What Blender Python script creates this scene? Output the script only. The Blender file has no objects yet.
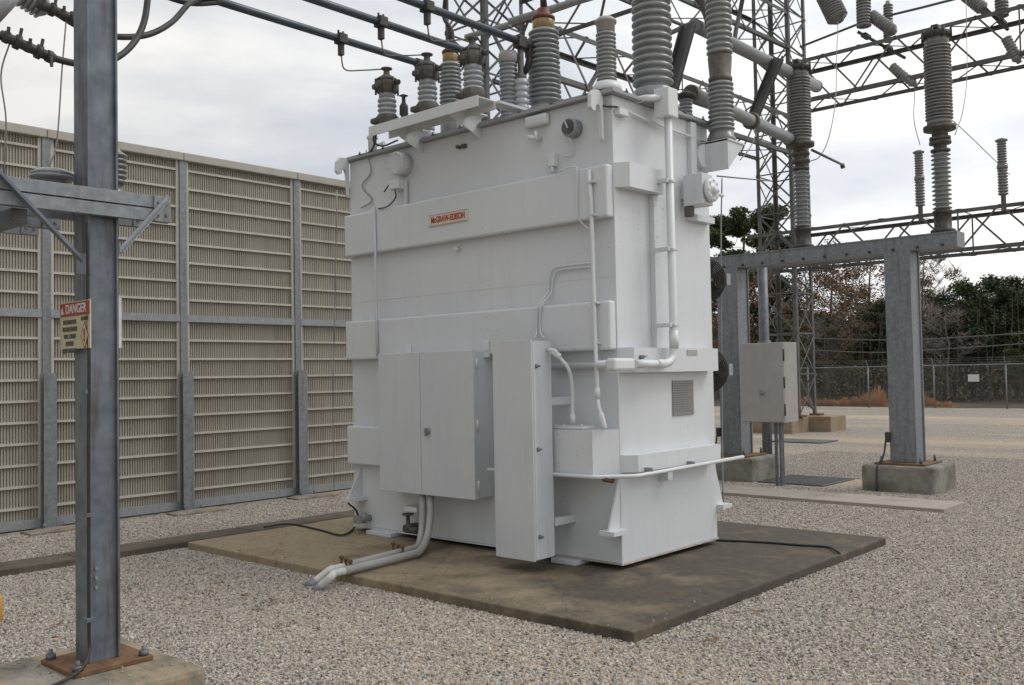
import bpy, bmesh, math, random
import numpy as np
from mathutils import Vector, Matrix
random.seed(7); rng = np.random.default_rng(7)
R = math.radians
sc = bpy.context.scene
COL = sc.collection

# ------------------------------------------------------------------ camera
W, H, F = 1024, 685, 948.41
az, pit, rol = R(41.9916), R(1.94486), R(-1.09461)
D = Vector((math.cos(pit)*math.cos(az), math.cos(pit)*math.sin(az), math.sin(pit)))
r0 = D.cross(Vector((0, 0, 1))).normalized(); u0 = r0.cross(D)
RT = math.cos(rol)*r0 + math.sin(rol)*u0
UP = -math.sin(rol)*r0 + math.cos(rol)*u0
EYE = Vector((0, 0, 1.8))
cam = bpy.data.cameras.new('camera'); cam.sensor_width = 36; cam.lens = F/W*36
cam.clip_start = .05; cam.clip_end = 3000
co = bpy.data.objects.new('camera', cam); COL.objects.link(co)
co.matrix_world = Matrix(((RT.x, UP.x, -D.x, EYE.x), (RT.y, UP.y, -D.y, EYE.y), (RT.z, UP.z, -D.z, EYE.z), (0, 0, 0, 1)))
sc.camera = co

def at(px, py, X=None, Y=None, Z=None):
    """survey helper: where a sight line meets one plane of the site grid"""
    v = D + RT*((px-W/2)/F) - UP*((py-H/2)/F)
    if X is not None: t = (X-EYE.x)/v.x
    elif Y is not None: t = (Y-EYE.y)/v.y
    else: t = (Z-EYE.z)/v.z
    return EYE + v*t

# ------------------------------------------------------------------ materials
def newmat(name):
    m = bpy.data.materials.new(name); m.use_nodes = True
    nt = m.node_tree; b = nt.nodes['Principled BSDF']
    return m, nt, b
def N(nt, t, **kw):
    n = nt.nodes.new(t)
    for k, v in kw.items(): setattr(n, k, v)
    return n
def coords(nt, kind='Object', scale=(1, 1, 1)):
    tc = N(nt, 'ShaderNodeTexCoord'); mp = N(nt, 'ShaderNodeMapping')
    mp.inputs['Scale'].default_value = scale
    nt.links.new(tc.outputs[kind], mp.inputs[0]); return mp.outputs[0]
def noise(nt, vec, scale, detail=4, rough=.55):
    n = N(nt, 'ShaderNodeTexNoise'); n.inputs['Scale'].default_value = scale
    n.inputs['Detail'].default_value = detail; n.inputs['Roughness'].default_value = rough
    nt.links.new(vec, n.inputs['Vector']); return n.outputs['Fac']
def ramp(nt, fac, stops, interp='LINEAR'):
    r = N(nt, 'ShaderNodeValToRGB'); r.color_ramp.interpolation = interp
    e = r.color_ramp.elements
    while len(e) < len(stops): e.new(.5)
    for i, (p, c) in enumerate(stops):
        e[i].position = p; e[i].color = (*c, 1) if len(c) == 3 else c
    nt.links.new(fac, r.inputs[0]); return r.outputs[0]
def g(v): return (v, v, v)
def mix(nt, fac, a, b, mode='MIX'):
    m = N(nt, 'ShaderNodeMix', data_type='RGBA', blend_type=mode)
    for s, v in ((m.inputs[0], fac), (m.inputs[6], a), (m.inputs[7], b)):
        if hasattr(v, 'is_linked'): nt.links.new(v, s)
        elif isinstance(v, (int, float)): s.default_value = v
        else: s.default_value = (*v, 1)
    return m.outputs[2]
def bump(nt, b, h, strength=.3, dist=.01):
    n = N(nt, 'ShaderNodeBump'); n.inputs['Strength'].default_value = strength
    n.inputs['Distance'].default_value = dist
    nt.links.new(h, n.inputs['Height']); nt.links.new(n.outputs[0], b.inputs['Normal'])

def speckled(name, c1, c2, scale=6, rough=.5, metal=0, bumps=.1, streak=None, streak_amt=.5, fine=90, spec=None, spots=None, vary=0):
    m, nt, b = newmat(name)
    v = coords(nt)
    col = ramp(nt, noise(nt, v, scale, 6), [(.3, c1), (.7, c2)])
    if streak:
        v2 = coords(nt, scale=(9, 9, .8))
        f = ramp(nt, noise(nt, v2, 1.6, 5, .6), [(.52, g(0)), (.72, g(streak_amt))])
        col = mix(nt, f, col, streak)
    if spots:   # rust freckles and chips, in loose groups
        grp = ramp(nt, noise(nt, v, 1.3, 3), [(.55, g(0)), (.68, g(1))])
        dots = ramp(nt, noise(nt, v, 48, 2, .4), [(.665, g(0)), (.70, g(.85))])
        col = mix(nt, mix(nt, 1.0, grp, dots, 'MULTIPLY'), col, spots)
    if vary:
        oi = N(nt, 'ShaderNodeObjectInfo')
        col = mix(nt, 1.0, col, ramp(nt, oi.outputs['Random'], [(0, (1-vary, 1-vary, 1-vary*1.2)), (1, g(1))]), 'MULTIPLY')
    nt.links.new(col, b.inputs['Base Color'])
    b.inputs['Roughness'].default_value = rough; b.inputs['Metallic'].default_value = metal
    if spec is not None: b.inputs['Specular IOR Level'].default_value = spec
    if bumps: bump(nt, b, noise(nt, v, fine, 3), bumps, .003)
    return m

M = {}
M['white'] = speckled('white_enamel', (.60, .63, .655), (.65, .67, .69), 1.1, .34, streak=(.50, .50, .47), streak_amt=.22, spots=(.33, .26, .19), bumps=.06, fine=25)
M['white_clean'] = speckled('white_pipe_paint', (.62, .645, .665), (.67, .69, .70), 6, .4, bumps=.05)
M['white_box'] = speckled('grey_white_cabinet_paint', (.545, .575, .60), (.59, .61, .63), 2.0, .38, streak=(.40, .41, .41), streak_amt=.25, bumps=.04, fine=20)
M['cover_shaded'] = speckled('shade_toned_cover_paint', (.26, .275, .285), (.35, .36, .37), 4, .6, bumps=.1)  # white cover toned grey: shade under its overhanging rim put into the colour
M['galv'] = speckled('galvanised_steel', (.17, .19, .21), (.265, .285, .30), 22, .5, .3, .12, streak=(.10, .09, .085), streak_amt=.55)
M['galv_rusty'] = speckled('weathered_galvanised_steel', (.095, .115, .14), (.18, .205, .235), 9, .5, .3, .12, streak=(.085, .05, .03), streak_amt=.95)
M['galv_light'] = speckled('light_galvanised_steel', (.24, .255, .275), (.33, .345, .36), 26, .5, .25, .1, streak=(.2, .2, .2), streak_amt=.4)
M['lattice'] = speckled('lattice_steel', (.078, .08, .083), (.135, .138, .14), 3, .6, .2, 0)
M['pipe'] = speckled('bus_aluminium', (.05, .065, .08), (.09, .11, .13), 5, .42, .45, .05)
M['graypipe'] = speckled('grey_tube_paint', (.20, .215, .23), (.27, .285, .30), 8, .5, .2, .05)
M['dark'] = speckled('dark_fittings', (.035, .033, .03), (.09, .085, .08), 18, .6, .3, .3)
M['cap'] = speckled('weathered_cast_cap', (.075, .07, .062), (.16, .15, .13), 14, .65, .3, .3)
M['porc'] = speckled('grey_porcelain', (.215, .23, .238), (.29, .305, .31), 10, .2, 0, .03, streak=(.2, .19, .17), streak_amt=.5)
M['porc_dark'] = speckled('sky_grey_porcelain', (.16, .165, .17), (.225, .228, .23), 8, .24, 0, .03, streak=(.13, .11, .09), streak_amt=.6)
M['porc_blue'] = speckled('pale_blue_porcelain', (.30, .335, .37), (.40, .42, .44), 12, .3, 0, .03, streak=(.25, .24, .2), streak_amt=.6)
M['black'] = speckled('black_cable', (.012, .012, .012), (.03, .03, .03), 20, .55, 0, .1)
M['wire'] = speckled('bare_wire', (.10, .10, .095), (.18, .17, .16), 20, .55, .4, 0)
M['dark_fit'] = speckled('aged_flange_metal', (.05, .048, .045), (.13, .12, .11), 14, .55, .2, .3)
M['rust'] = speckled('rusty_plate', (.10, .055, .03), (.21, .12, .06), 16, .85, .1, .4)
M['rust_soft'] = speckled('rust_tinted_paint', (.30, .22, .16), (.52, .50, .48), 8, .6, 0, .1)
M['redcap'] = speckled('red_painted_cap', (.11, .025, .018), (.17, .045, .028), 14, .55, 0, .1)
M['yellow'] = speckled('oil_gauge_glass', (.20, .13, .04), (.32, .22, .08), 30, .3, 0, 0)
M['beige'] = speckled('beige_panel', (.46, .44, .375), (.52, .495, .43), 3, .6, 0, .05, streak=(.28, .25, .19), streak_amt=.5, vary=.1)
M['beige_cap'] = speckled('beige_coping', (.36, .345, .30), (.41, .39, .345), 4, .6, 0, .05, streak=(.3, .28, .22), streak_amt=.5)
M['sheet_gray'] = speckled('grey_enclosure', (.36, .35, .34), (.41, .40, .385), 5, .5, .1, .05, streak=(.31, .30, .28), streak_amt=.4)
M['plate'] = speckled('etched_plate', (.21, .205, .20), (.32, .315, .31), 60, .45, .4, .5)
M['plate_line'] = speckled('plate_lettering', (.15, .145, .14), (.22, .215, .21), 60, .5, .3, .2)
M['glass'] = speckled('dial_glass', (.03, .03, .035), (.12, .12, .12), 18, .1, 0, 0)
M['orange'] = speckled('yellow_orange_paint', (.55, .26, .03), (.62, .32, .05), 5, .5, 0, .05)
M['bark'] = speckled('bark', (.07, .055, .045), (.15, .125, .10), 6, .9, 0, .5)
M['bark_pale'] = speckled('pale_bark', (.16, .135, .125), (.26, .225, .21), 6, .9, 0, .5)
def flat(name, c, rough=.6):
    m, nt, b = newmat(name); v = coords(nt)
    nt.links.new(ramp(nt, noise(nt, v, 12, 4), [(.3, tuple(x*.86 for x in c)), (.7, c)]), b.inputs['Base Color'])
    b.inputs['Roughness'].default_value = rough; return m
M['sign_red'] = flat('sign_red', (.33, .05, .028)); M['sign_cream'] = flat('sign_cream', (.52, .50, .33))
M['sign_white'] = flat('sign_white', (.66, .66, .64)); M['ink'] = flat('sign_ink', (.09, .085, .07))
M['logo_red'] = flat('logo_red', (.44, .085, .04)); M['logo_cream'] = flat('logo_cream', (.68, .63, .56))

def leafmat(name, c1, c2):
    m, nt, b = newmat(name)
    oi = N(nt, 'ShaderNodeObjectInfo'); v = coords(nt)
    n_ = noise(nt, v, 1.1, 3)
    lc = ramp(nt, n_, [(.32, c1), (.68, c2)])
    lc = mix(nt, 1.0, lc, ramp(nt, oi.outputs['Random'], [(0, (.72, .78, .74)), (.5, g(1)), (1, (1.2, 1.05, .95))]), 'MULTIPLY')
    nt.links.new(lc, b.inputs['Base Color'])
    b.inputs['Roughness'].default_value = .7; b.inputs['Specular IOR Level'].default_value = .25
    return m
M['pine'] = leafmat('pine_needles', (.040, .058, .026), (.085, .108, .045))
M['cedar'] = leafmat('dark_cedar_leaves', (.028, .042, .022), (.055, .075, .036))
M['brownleaf'] = leafmat('dry_oak_leaves', (.15, .09, .055), (.26, .155, .085))
M['olive'] = leafmat('faded_olive_leaves', (.105, .085, .058), (.18, .145, .095))
M['twig'] = leafmat('grey_twigs', (.09, .075, .065), (.15, .125, .105))
M['orangegrass'] = leafmat('orange_broom_grass', (.36, .20, .10), (.50, .32, .17))

# beige perforated acoustic sheet
WYZ = 12.38-.03+.006
def perf():
    m, nt, b = newmat('perforated_acoustic_sheet')
    v = coords(nt)
    base = ramp(nt, noise(nt, v, 2.5, 5), [(.3, (.365, .342, .287)), (.7, (.42, .397, .34))])
    sx = N(nt, 'ShaderNodeSeparateXYZ'); nt.links.new(v, sx.inputs[0])
    def osc(sock, period, th):
        a = N(nt, 'ShaderNodeMath', operation='MULTIPLY'); a.inputs[1].default_value = 1/period
        nt.links.new(sock, a.inputs[0])
        f = N(nt, 'ShaderNodeMath', operation='FRACT'); nt.links.new(a.outputs[0], f.inputs[0])
        c = N(nt, 'ShaderNodeMath', operation='GREATER_THAN'); c.inputs[1].default_value = th
        nt.links.new(f.outputs[0], c.inputs[0]); return c.outputs[0]
    zz = osc(sx.outputs['Z'], .046, .45)
    gm = N(nt, 'ShaderNodeNewGeometry'); 
    yy = N(nt, 'ShaderNodeMath', operation='GREATER_THAN'); yy.inputs[1].default_value = WYZ
    nt.links.new(sx.outputs['Y'], yy.inputs[0])
    mul = N(nt, 'ShaderNodeMath', operation='MULTIPLY'); nt.links.new(zz, mul.inputs[0]); nt.links.new(yy.outputs[0], mul.inputs[1])
    m2 = N(nt, 'ShaderNodeMath', operation='MULTIPLY'); m2.inputs[1].default_value = .5; nt.links.new(mul.outputs[0], m2.inputs[0])
    oi = N(nt, 'ShaderNodeObjectInfo')
    base = mix(nt, 1.0, base, ramp(nt, oi.outputs['Random'], [(0, (.86, .85, .82)), (1, g(1))]), 'MULTIPLY')
    vs_ = coords(nt, scale=(5, 5, .5)); st2 = ramp(nt, noise(nt, vs_, 1.2, 5, .6), [(.48, g(0)), (.7, g(.4))])
    base = mix(nt, st2, base, (.22, .20, .15))
    nt.links.new(mix(nt, m2.outputs[0], base, (.06, .05, .035)), b.inputs['Base Color'])
    b.inputs['Roughness'].default_value = .65
    return m
M['perf'] = perf()

def concrete(name, c1, c2, stain, stain_lo=.45, stain_hi=.62, amt=.9, stain2=None, sc_=1.0):
    m, nt, b = newmat(name); v = coords(nt)
    col = ramp(nt, noise(nt, v, 14, 8, .65), [(.3, c1), (.7, c2)])
    f = ramp(nt, noise(nt, v, .75*sc_, 5, .6), [(stain_lo, g(0)), (stain_hi, g(amt))])
    col = mix(nt, f, col, stain)
    if stain2:
        v2 = coords(nt, scale=(1.3, .6, 1)); 
        f2 = ramp(nt, noise(nt, v2, 1.3*sc_, 5, .65), [(.46, g(0)), (.62, g(.8))])
        col = mix(nt, f2, col, stain2)
    sp = ramp(nt, noise(nt, v, 160, 2), [(.35, g(.72)), (.6, g(1))])
    col = mix(nt, 1.0, col, sp, 'MULTIPLY')
    nt.links.new(col, b.inputs['Base Color']); b.inputs['Roughness'].default_value = .88
    bump(nt, b, noise(nt, v, 120, 4, .7), .35, .004)
    return m
def padmat():
    m, nt, b = newmat('stained_pad_concrete'); v = coords(nt)
    col = ramp(nt, noise(nt, v, 18, 8, .7), [(.3, (.26, .205, .13)), (.7, (.41, .33, .215))])
    # old wet stain that has spread over the front and right of the slab
    sx = N(nt, 'ShaderNodeSeparateXYZ'); nt.links.new(v, sx.inputs[0])
    a = N(nt, 'ShaderNodeMath', operation='MULTIPLY_ADD'); a.inputs[1].default_value = -.42; a.inputs[2].default_value = -.38; nt.links.new(sx.outputs['Y'], a.inputs[0])
    a2 = N(nt, 'ShaderNodeMath', operation='MULTIPLY_ADD'); a2.inputs[1].default_value = .30; nt.links.new(sx.outputs['X'], a2.inputs[0]); nt.links.new(a.outputs[0], a2.inputs[2])
    n1 = noise(nt, v, .9, 7, .62)
    a3 = N(nt, 'ShaderNodeMath', operation='MULTIPLY_ADD'); a3.inputs[1].default_value = 4.6; nt.links.new(n1, a3.inputs[0]); nt.links.new(a2.outputs[0], a3.inputs[2])
    f = ramp(nt, a3.outputs[0], [(.0, g(0)), (1, g(1))]); 
    mr_ = N(nt, 'ShaderNodeMapRange'); mr_.inputs['From Min'].default_value = 1.15; mr_.inputs['From Max'].default_value = 2.35; mr_.inputs['To Max'].default_value = .9; nt.links.new(a3.outputs[0], mr_.inputs['Value'])
    col = mix(nt, mr_.outputs[0], col, ramp(nt, noise(nt, v, 9, 7, .7), [(.3, (.024, .021, .017)), (.72, (.07, .06, .046))]))
    f2 = ramp(nt, noise(nt, v, 2.1, 6, .65), [(.54, g(0)), (.66, g(.5))])
    col = mix(nt, f2, col, (.21, .15, .085))
    f3 = ramp(nt, noise(nt, v, 1.5, 7, .6), [(.30, g(.8)), (.42, g(0))])
    col = mix(nt, f3, col, (.05, .043, .034))
    col = mix(nt, 1.0, col, ramp(nt, noise(nt, v, 170, 2), [(.35, g(.7)), (.6, g(1.0))]), 'MULTIPLY')
    vo = N(nt, 'ShaderNodeTexVoronoi', feature='DISTANCE_TO_EDGE'); vo.inputs['Scale'].default_value = .55; vo.inputs['Randomness'].default_value = 1
    w_ = N(nt, 'ShaderNodeVectorMath', operation='ADD'); nt.links.new(v, w_.inputs[0])
    nn = N(nt, 'ShaderNodeTexNoise'); nn.inputs['Scale'].default_value = 3; nn.inputs['Detail'].default_value = 5; nt.links.new(v, nn.inputs['Vector'])
    sc2 = N(nt, 'ShaderNodeVectorMath', operation='SCALE'); sc2.inputs['Scale'].default_value = .3; nt.links.new(nn.outputs['Color'], sc2.inputs[0]); nt.links.new(sc2.outputs[0], w_.inputs[1]); nt.links.new(w_.outputs[0], vo.inputs['Vector'])
    ck = ramp(nt, vo.outputs['Distance'], [(.0, g(.45)), (.006, g(0))])
    col = mix(nt, ck, col, (.02, .018, .015))
    nt.links.new(col, b.inputs['Base Color']); b.inputs['Roughness'].default_value = .8
    bump(nt, b, noise(nt, v, 120, 4, .7), .4, .004)
    return m
M['pad'] = padmat()
M['pad_old'] = concrete('stained_pad_concrete', (.16, .13, .085), (.25, .205, .135), (.036, .032, .026), .40, .54, .93, (.26, .18, .085))
M['conc'] = concrete('footing_concrete', (.24, .22, .185), (.36, .33, .28), (.11, .10, .075), .42, .60, .85, (.36, .29, .19), 2.6)
M['conc_gray'] = concrete('grey_footing_concrete', (.22, .21, .18), (.33, .315, .28), (.12, .11, .085), .44, .62, .8, None, 2.6)
M['conc_tan'] = concrete('rusty_footing_concrete', (.26, .21, .15), (.36, .29, .20), (.28, .13, .06), .45, .6, .6, None, 2.5)
M['conc_light'] = concrete('trench_cover_concrete', (.34, .30, .26), (.42, .375, .32), (.24, .20, .16), .5, .65, .5, None, 2)
M['conc_dark'] = concrete('old_trench_concrete', (.115, .095, .07), (.18, .15, .115), (.07, .058, .042), .45, .6, .6, None, 2)

# gravel ground
def gravel_colors(nt, fac):
    return ramp(nt, fac, [(0, (.10, .095, .085)), (.14, (.25, .228, .20)), (.32, (.42, .385, .335)), (.5, (.51, .475, .42)),
                          (.64, (.44, .34, .24)), (.78, (.60, .565, .51)), (.9, (.29, .265, .25)), (1, (.72, .69, .64))])
def groundmat():
    m, nt, b = newmat('gravel_ground')
    v = coords(nt)
    vo = N(nt, 'ShaderNodeTexVoronoi'); vo.inputs['Scale'].default_value = 42
    nt.links.new(v, vo.inputs['Vector'])
    sp = N(nt, 'ShaderNodeSeparateColor'); nt.links.new(vo.outputs['Color'], sp.inputs[0])
    col = gravel_colors(nt, sp.outputs[0])
    dark = ramp(nt, vo.outputs['Distance'], [(.25, g(1)), (.66, g(.45))])
    col = mix(nt, 1.0, col, dark, 'MULTIPLY')
    # brown fines showing in patches and as long bands (wheel tracks) further out
    f = ramp(nt, noise(nt, v, .55, 5, .6), [(.52, g(0)), (.70, g(.4))])
    col = mix(nt, f, col, (.34, .26, .18))
    v2 = coords(nt, scale=(.16, .022, 1))
    f2 = ramp(nt, noise(nt, v2, 2.2, 4, .6), [(.46, g(0)), (.62, g(.6))])
    col = mix(nt, f2, col, (.52, .40, .27))
    nt.links.new(col, b.inputs['Base Color']); b.inputs['Roughness'].default_value = .9
    inv = N(nt, 'ShaderNodeMath', operation='SUBTRACT'); inv.inputs[0].default_value = 1
    nt.links.new(vo.outputs['Distance'], inv.inputs[1])
    bump(nt, b, inv.outputs[0], .8, .02)
    return m
M['ground'] = groundmat()
def stonemat():
    m, nt, b = newmat('loose_gravel_stone')
    oi = N(nt, 'ShaderNodeObjectInfo'); v = coords(nt)
    at_ = N(nt, 'ShaderNodeAttribute', attribute_name='tint', attribute_type='INSTANCER')
    col = gravel_colors(nt, at_.outputs['Fac'])
    col = mix(nt, 1.0, col, ramp(nt, noise(nt, v, 40, 3), [(.3, g(.78)), (.7, g(1))]), 'MULTIPLY')
    nt.links.new(col, b.inputs['Base Color']); b.inputs['Roughness'].default_value = .82
    return m
M['stone'] = stonemat()
M['litter'] = concrete('leaf_litter', (.085, .062, .04), (.15, .105, .065), (.06, .055, .03), .4, .6, .8, None, .4)

# ------------------------------------------------------------------ mesh builder
class MB:
    def __init__(s): s.v = []; s.f = []; s.sm = []; s.mi = []; s.cm = 0
    def add(s, vs, fs, smooth=False):
        o = len(s.v); s.v += [tuple(q) for q in vs]
        for f in fs: s.f.append(tuple(i+o for i in f)); s.sm.append(smooth); s.mi.append(s.cm)
        return s
    def box(s, x0, x1, y0, y1, z0, z1, bev=0):
        if bev:
            bm = bmesh.new(); bmesh.ops.create_cube(bm, size=1)
            for q in bm.verts: q.co = Vector(((x0+x1)/2+q.co.x*abs(x1-x0), (y0+y1)/2+q.co.y*abs(y1-y0), (z0+z1)/2+q.co.z*abs(z1-z0)))
            bmesh.ops.bevel(bm, geom=bm.edges[:], offset=bev, segments=2, affect='EDGES', profile=.5)
            bm.verts.index_update()
            s.add([q.co for q in bm.verts], [[q.index for q in f.verts] for f in bm.faces]); bm.free(); return s
        return s.add([(x, y, z) for x in (x0, x1) for y in (y0, y1) for z in (z0, z1)],
              [(0, 1, 3, 2), (4, 6, 7, 5), (0, 4, 5, 1), (2, 3, 7, 6), (0, 2, 6, 4), (1, 5, 7, 3)])
    def prism(s, poly, a, b):
        """poly: list of 3-D points; swept from offset a to b (vectors)"""
        n = len(poly); a = Vector(a); b = Vector(b)
        vs = [Vector(p)+a for p in poly]+[Vector(p)+b for p in poly]
        return s.add(vs, [tuple(range(n))[::-1], tuple(range(n, 2*n))]+[(i, (i+1) % n, n+(i+1) % n, n+i) for i in range(n)])
    def bar(s, a, b, w, h=None, up=(0, 0, 1)):
        a = Vector(a); b = Vector(b); h = h or w; d = (b-a).normalized(); up = Vector(up)
        if abs(d.dot(up)) > .98: up = Vector((1, 0, 0))
        r = d.cross(up).normalized(); u = r.cross(d)
        vs = [p+r*(i*w/2)+u*(j*h/2) for p in (a, b) for i, j in ((-1, -1), (1, -1), (1, 1), (-1, 1))]
        return s.add(vs, [(3, 2, 1, 0), (4, 5, 6, 7), (0, 1, 5, 4), (1, 2, 6, 5), (2, 3, 7, 6), (3, 0, 4, 7)])
    def angle(s, a, b, w, t, n1, n2):
        """L-section from a to b; legs along n1 and n2"""
        a = Vector(a); b = Vector(b); n1 = Vector(n1); n2 = Vector(n2)
        prof = [Vector((0, 0, 0)), n1*w, n1*w+n2*t, n1*t+n2*t, n1*t+n2*w, n2*w]
        vs = [a+p for p in prof]+[b+p for p in prof]
        return s.add(vs, [(0, 1, 2, 3, 4, 5)[::-1], (6, 7, 8, 9, 10, 11)]+[(i, (i+1) % 6, 6+(i+1) % 6, 6+i) for i in range(6)])
    def tube(s, pts, r, seg=12, closed_ends=True):
        pts = [Vector(p) for p in pts]; n = len(pts); rr = r if isinstance(r, (list, tuple)) else [r]*n
        rings = []; ref = None
        for i, p in enumerate(pts):
            d = ((pts[min(i+1, n-1)]-pts[max(i-1, 0)])).normalized()
            if ref is None:
                ref = Vector((0, 0, 1)) if abs(d.z) < .9 else Vector((1, 0, 0))
            a = (ref-d*ref.dot(d)).normalized(); ref = a; b = d.cross(a)
            rings.append([p+(a*math.cos(t*2*math.pi/seg)+b*math.sin(t*2*math.pi/seg))*rr[i] for t in range(seg)])
        vs = [q for ring in rings for q in ring]
        s.add(vs, [(i*seg+t, i*seg+(t+1) % seg, (i+1)*seg+(t+1) % seg, (i+1)*seg+t) for i in range(n-1) for t in range(seg)], True)
        if closed_ends:
            o = len(s.v)-len(vs)
            for ring, rev in ((0, True), (n-1, False)):
                f = [o+ring*seg+t for t in range(seg)]
                s.f.append(tuple(f[::-1] if rev else f)); s.sm.append(False); s.mi.append(s.cm)
        return s
    def lathe(s, base, prof, seg=28, axis=(0, 0, 1)):
        """prof: list of (radius, height) along axis"""
        base = Vector(base); ax = Vector(axis).normalized()
        a = ax.orthogonal().normalized(); b = ax.cross(a)
        n = len(prof)
        vs = [base+ax*h+(a*math.cos(t*2*math.pi/seg)+b*math.sin(t*2*math.pi/seg))*r for r, h in prof for t in range(seg)]
        s.add(vs, [(i*seg+t, i*seg+(t+1) % seg, (i+1)*seg+(t+1) % seg, (i+1)*seg+t) for i in range(n-1) for t in range(seg)], True)
        o = len(s.v)-len(vs)
        for ring, rev in ((0, True), (n-1, False)):
            if prof[ring][0] > 1e-4:
                f = [o+ring*seg+t for t in range(seg)]
                s.f.append(tuple(f[::-1] if rev else f)); s.sm.append(False); s.mi.append(s.cm)
        return s
    def cyl(s, a, b, r, seg=20, edge=.0):
        a = Vector(a); b = Vector(b); L = (b-a).length
        e = min(edge, r*.4)
        prof = [(r-e, 0), (r, e), (r, L-e), (r-e, L)] if e else [(r, 0), (r, L)]
        return s.lathe(a, prof, seg, (b-a))
    def build(s, name, mat, root=None, parent=None):
        me = bpy.data.meshes.new(name)
        off = Vector(root.location) if root else Vector((0, 0, 0))
        vs = [(x-off.x, y-off.y, z-off.z) for x, y, z in s.v]
        me.from_pydata(vs, [], s.f); me.update()
        me.polygons.foreach_set('use_smooth', s.sm)
        mats = mat if isinstance(mat, (list, tuple)) else [mat]
        for m_ in mats: me.materials.append(M[m_] if isinstance(m_, str) else m_)
        if len(mats) > 1: me.polygons.foreach_set('material_index', s.mi)
        bm = bmesh.new(); bm.from_mesh(me); bmesh.ops.recalc_face_normals(bm, faces=bm.faces); bm.to_mesh(me); bm.free()
        o = bpy.data.objects.new(name, me); COL.objects.link(o)
        if parent or root: o.parent = parent or root
        return o

def thing(name, label, cat, loc=(0, 0, 0), group=None):
    o = bpy.data.objects.new(name, None); COL.objects.link(o); o.location = loc; o.empty_display_size = .2
    o['label'] = label; o['category'] = cat
    if group: o['group'] = group
    return o
def tag(o, label, cat, group=None, kind=None):
    o['label'] = label; o['category'] = cat
    if group: o['group'] = group
    if kind: o['kind'] = kind
    return o
def solo(mb, name, mat, label, cat, loc, group=None):
    """a thing that is one mesh, origin at its base"""
    e = type('L', (), {})(); e.location = Vector(loc)
    me = mb.build(name, mat); 
    me.data.transform(Matrix.Translation(-Vector(loc))); me.location = loc
    return tag(me, label, cat, group)

def catenary(a, b, sag, n=12):
    a = Vector(a); b = Vector(b)
    return [a.lerp(b, i/n)+Vector((0, 0, -sag*4*(i/n)*(1-i/n))) for i in range(n+1)]
def smooth_path(pts, n=6):
    pts = [Vector(p) for p in pts]; out = []
    P = [pts[0]*2-pts[1]]+pts+[pts[-1]*2-pts[-2]]
    for i in range(1, len(P)-2):
        for k in range(n):
            t = k/n; p0, p1, p2, p3 = P[i-1], P[i], P[i+1], P[i+2]
            out.append(.5*((2*p1)+(-p0+p2)*t+(2*p0-5*p1+4*p2-p3)*t*t+(-p0+3*p1-3*p2+p3)*t*t*t))
    out.append(pts[-1]); return out
def sheds(h0, h1, rc, rs, n, taper=0, thin=False):
    """profile of a stacked porcelain insulator"""
    p = [(rc, h0)]; dh = (h1-h0)/n; m_ = rc+(rs-rc)*.5
    for i in range(n):
        k = 1-taper*(i/n); z = h0+i*dh
        if thin: p += [(rc*k, z+dh*.22), (rs*k*.97, z+dh*.30), (rs*k, z+dh*.38), (rs*k*.97, z+dh*.46), (m_*k, z+dh*.62), (rc*k, z+dh*.82)]
        else: p += [(rc*k, z+dh*.08), (rs*k*.95, z+dh*.12), (rs*k, z+dh*.24), (rs*k, z+dh*.42), (rs*k*.96, z+dh*.56), (m_*k, z+dh*.74), (rc*k, z+dh*.90)]
    p.append((rc*(1-taper), h1)); return p

# ------------------------------------------------------------------ ground
def plane(name, x0, x1, y0, y1, z, mat):
    m = MB().add([(x0, y0, z), (x1, y0, z), (x1, y1, z), (x0, y1, z)], [(0, 1, 2, 3)])
    o = m.build(name, mat); o['kind'] = 'structure'; return o
plane('ground', -600, 900, -700, 800, 0, 'ground')
# forest floor beyond the fence, a gently uneven bank
m = MB(); ny, nx = 60, 8
for i in range(nx+1):
    for j in range(ny+1):
        x = 43.6+i*7; y = -60+j*3.0
        z = .02+(.25*min(1, i)*(1+.5*math.sin(j*.9+i)) if i else .0)
        m.v.append((x+(0 if i else .35*math.sin(j*1.7)), y, z))
for i in range(nx):
    for j in range(ny):
        k = i*(ny+1)+j; m.f.append((k, k+ny+1, k+ny+2, k+1)); m.sm.append(True); m.mi.append(0)
o = m.build('forest_floor', 'litter'); o['kind'] = 'structure'

# pad
PX0, PX1, PY0, PY1, PZ = 5.25, 9.72, 3.69, 9.46, .075
m = MB().box(PX0, PX1, PY0, PY1, -.05, PZ, .012)
solo(m, 'concrete_pad', 'pad', 'low stained brown concrete pad under the big white transformer', 'concrete pad', (7.5, 6.6, 0))
# left trench cover (dark curb) and right trench cover
m = MB()
for k in range(5):
    x = .2+k*1.98; m.box(x, x+1.965, 9.56, 9.98, -.04, .065, .008)
solo(m, 'cable_trench_cover', 'conc_dark', 'long dark concrete trench cover running along the gravel left of the pad', 'trench cover', (5, 9.77, 0))
m = MB(); p1, p2 = 12.25, 12.95
for k, (y0, y1) in enumerate(((3.93, 5.72), (5.74, 7.5), (7.52, 9.3))):
    m.box(p1, p2+.12, y0, y1, -.03, .045, .008)
solo(m, 'cable_trench_cover', 'conc_light', 'pale concrete trench cover slabs lying in gravel right of the transformer', 'trench cover', (12.6, 6, 0))
m = MB().box(13.95, 15.15, 6.22, 7.32, 0, .02, .004)
for k in range(10): m.box(13.97+k*.12, 14.0+k*.12, 6.25, 7.3, .02, .026)
solo(m, 'ground_mat', 'lattice', 'dark flat steel grating mat in the gravel by the grey equipment box', 'mat', (14.5, 6.8, 0))
m = MB().box(21.9, 22.9, 9.8, 11.2, 0, .03, .004)
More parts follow.
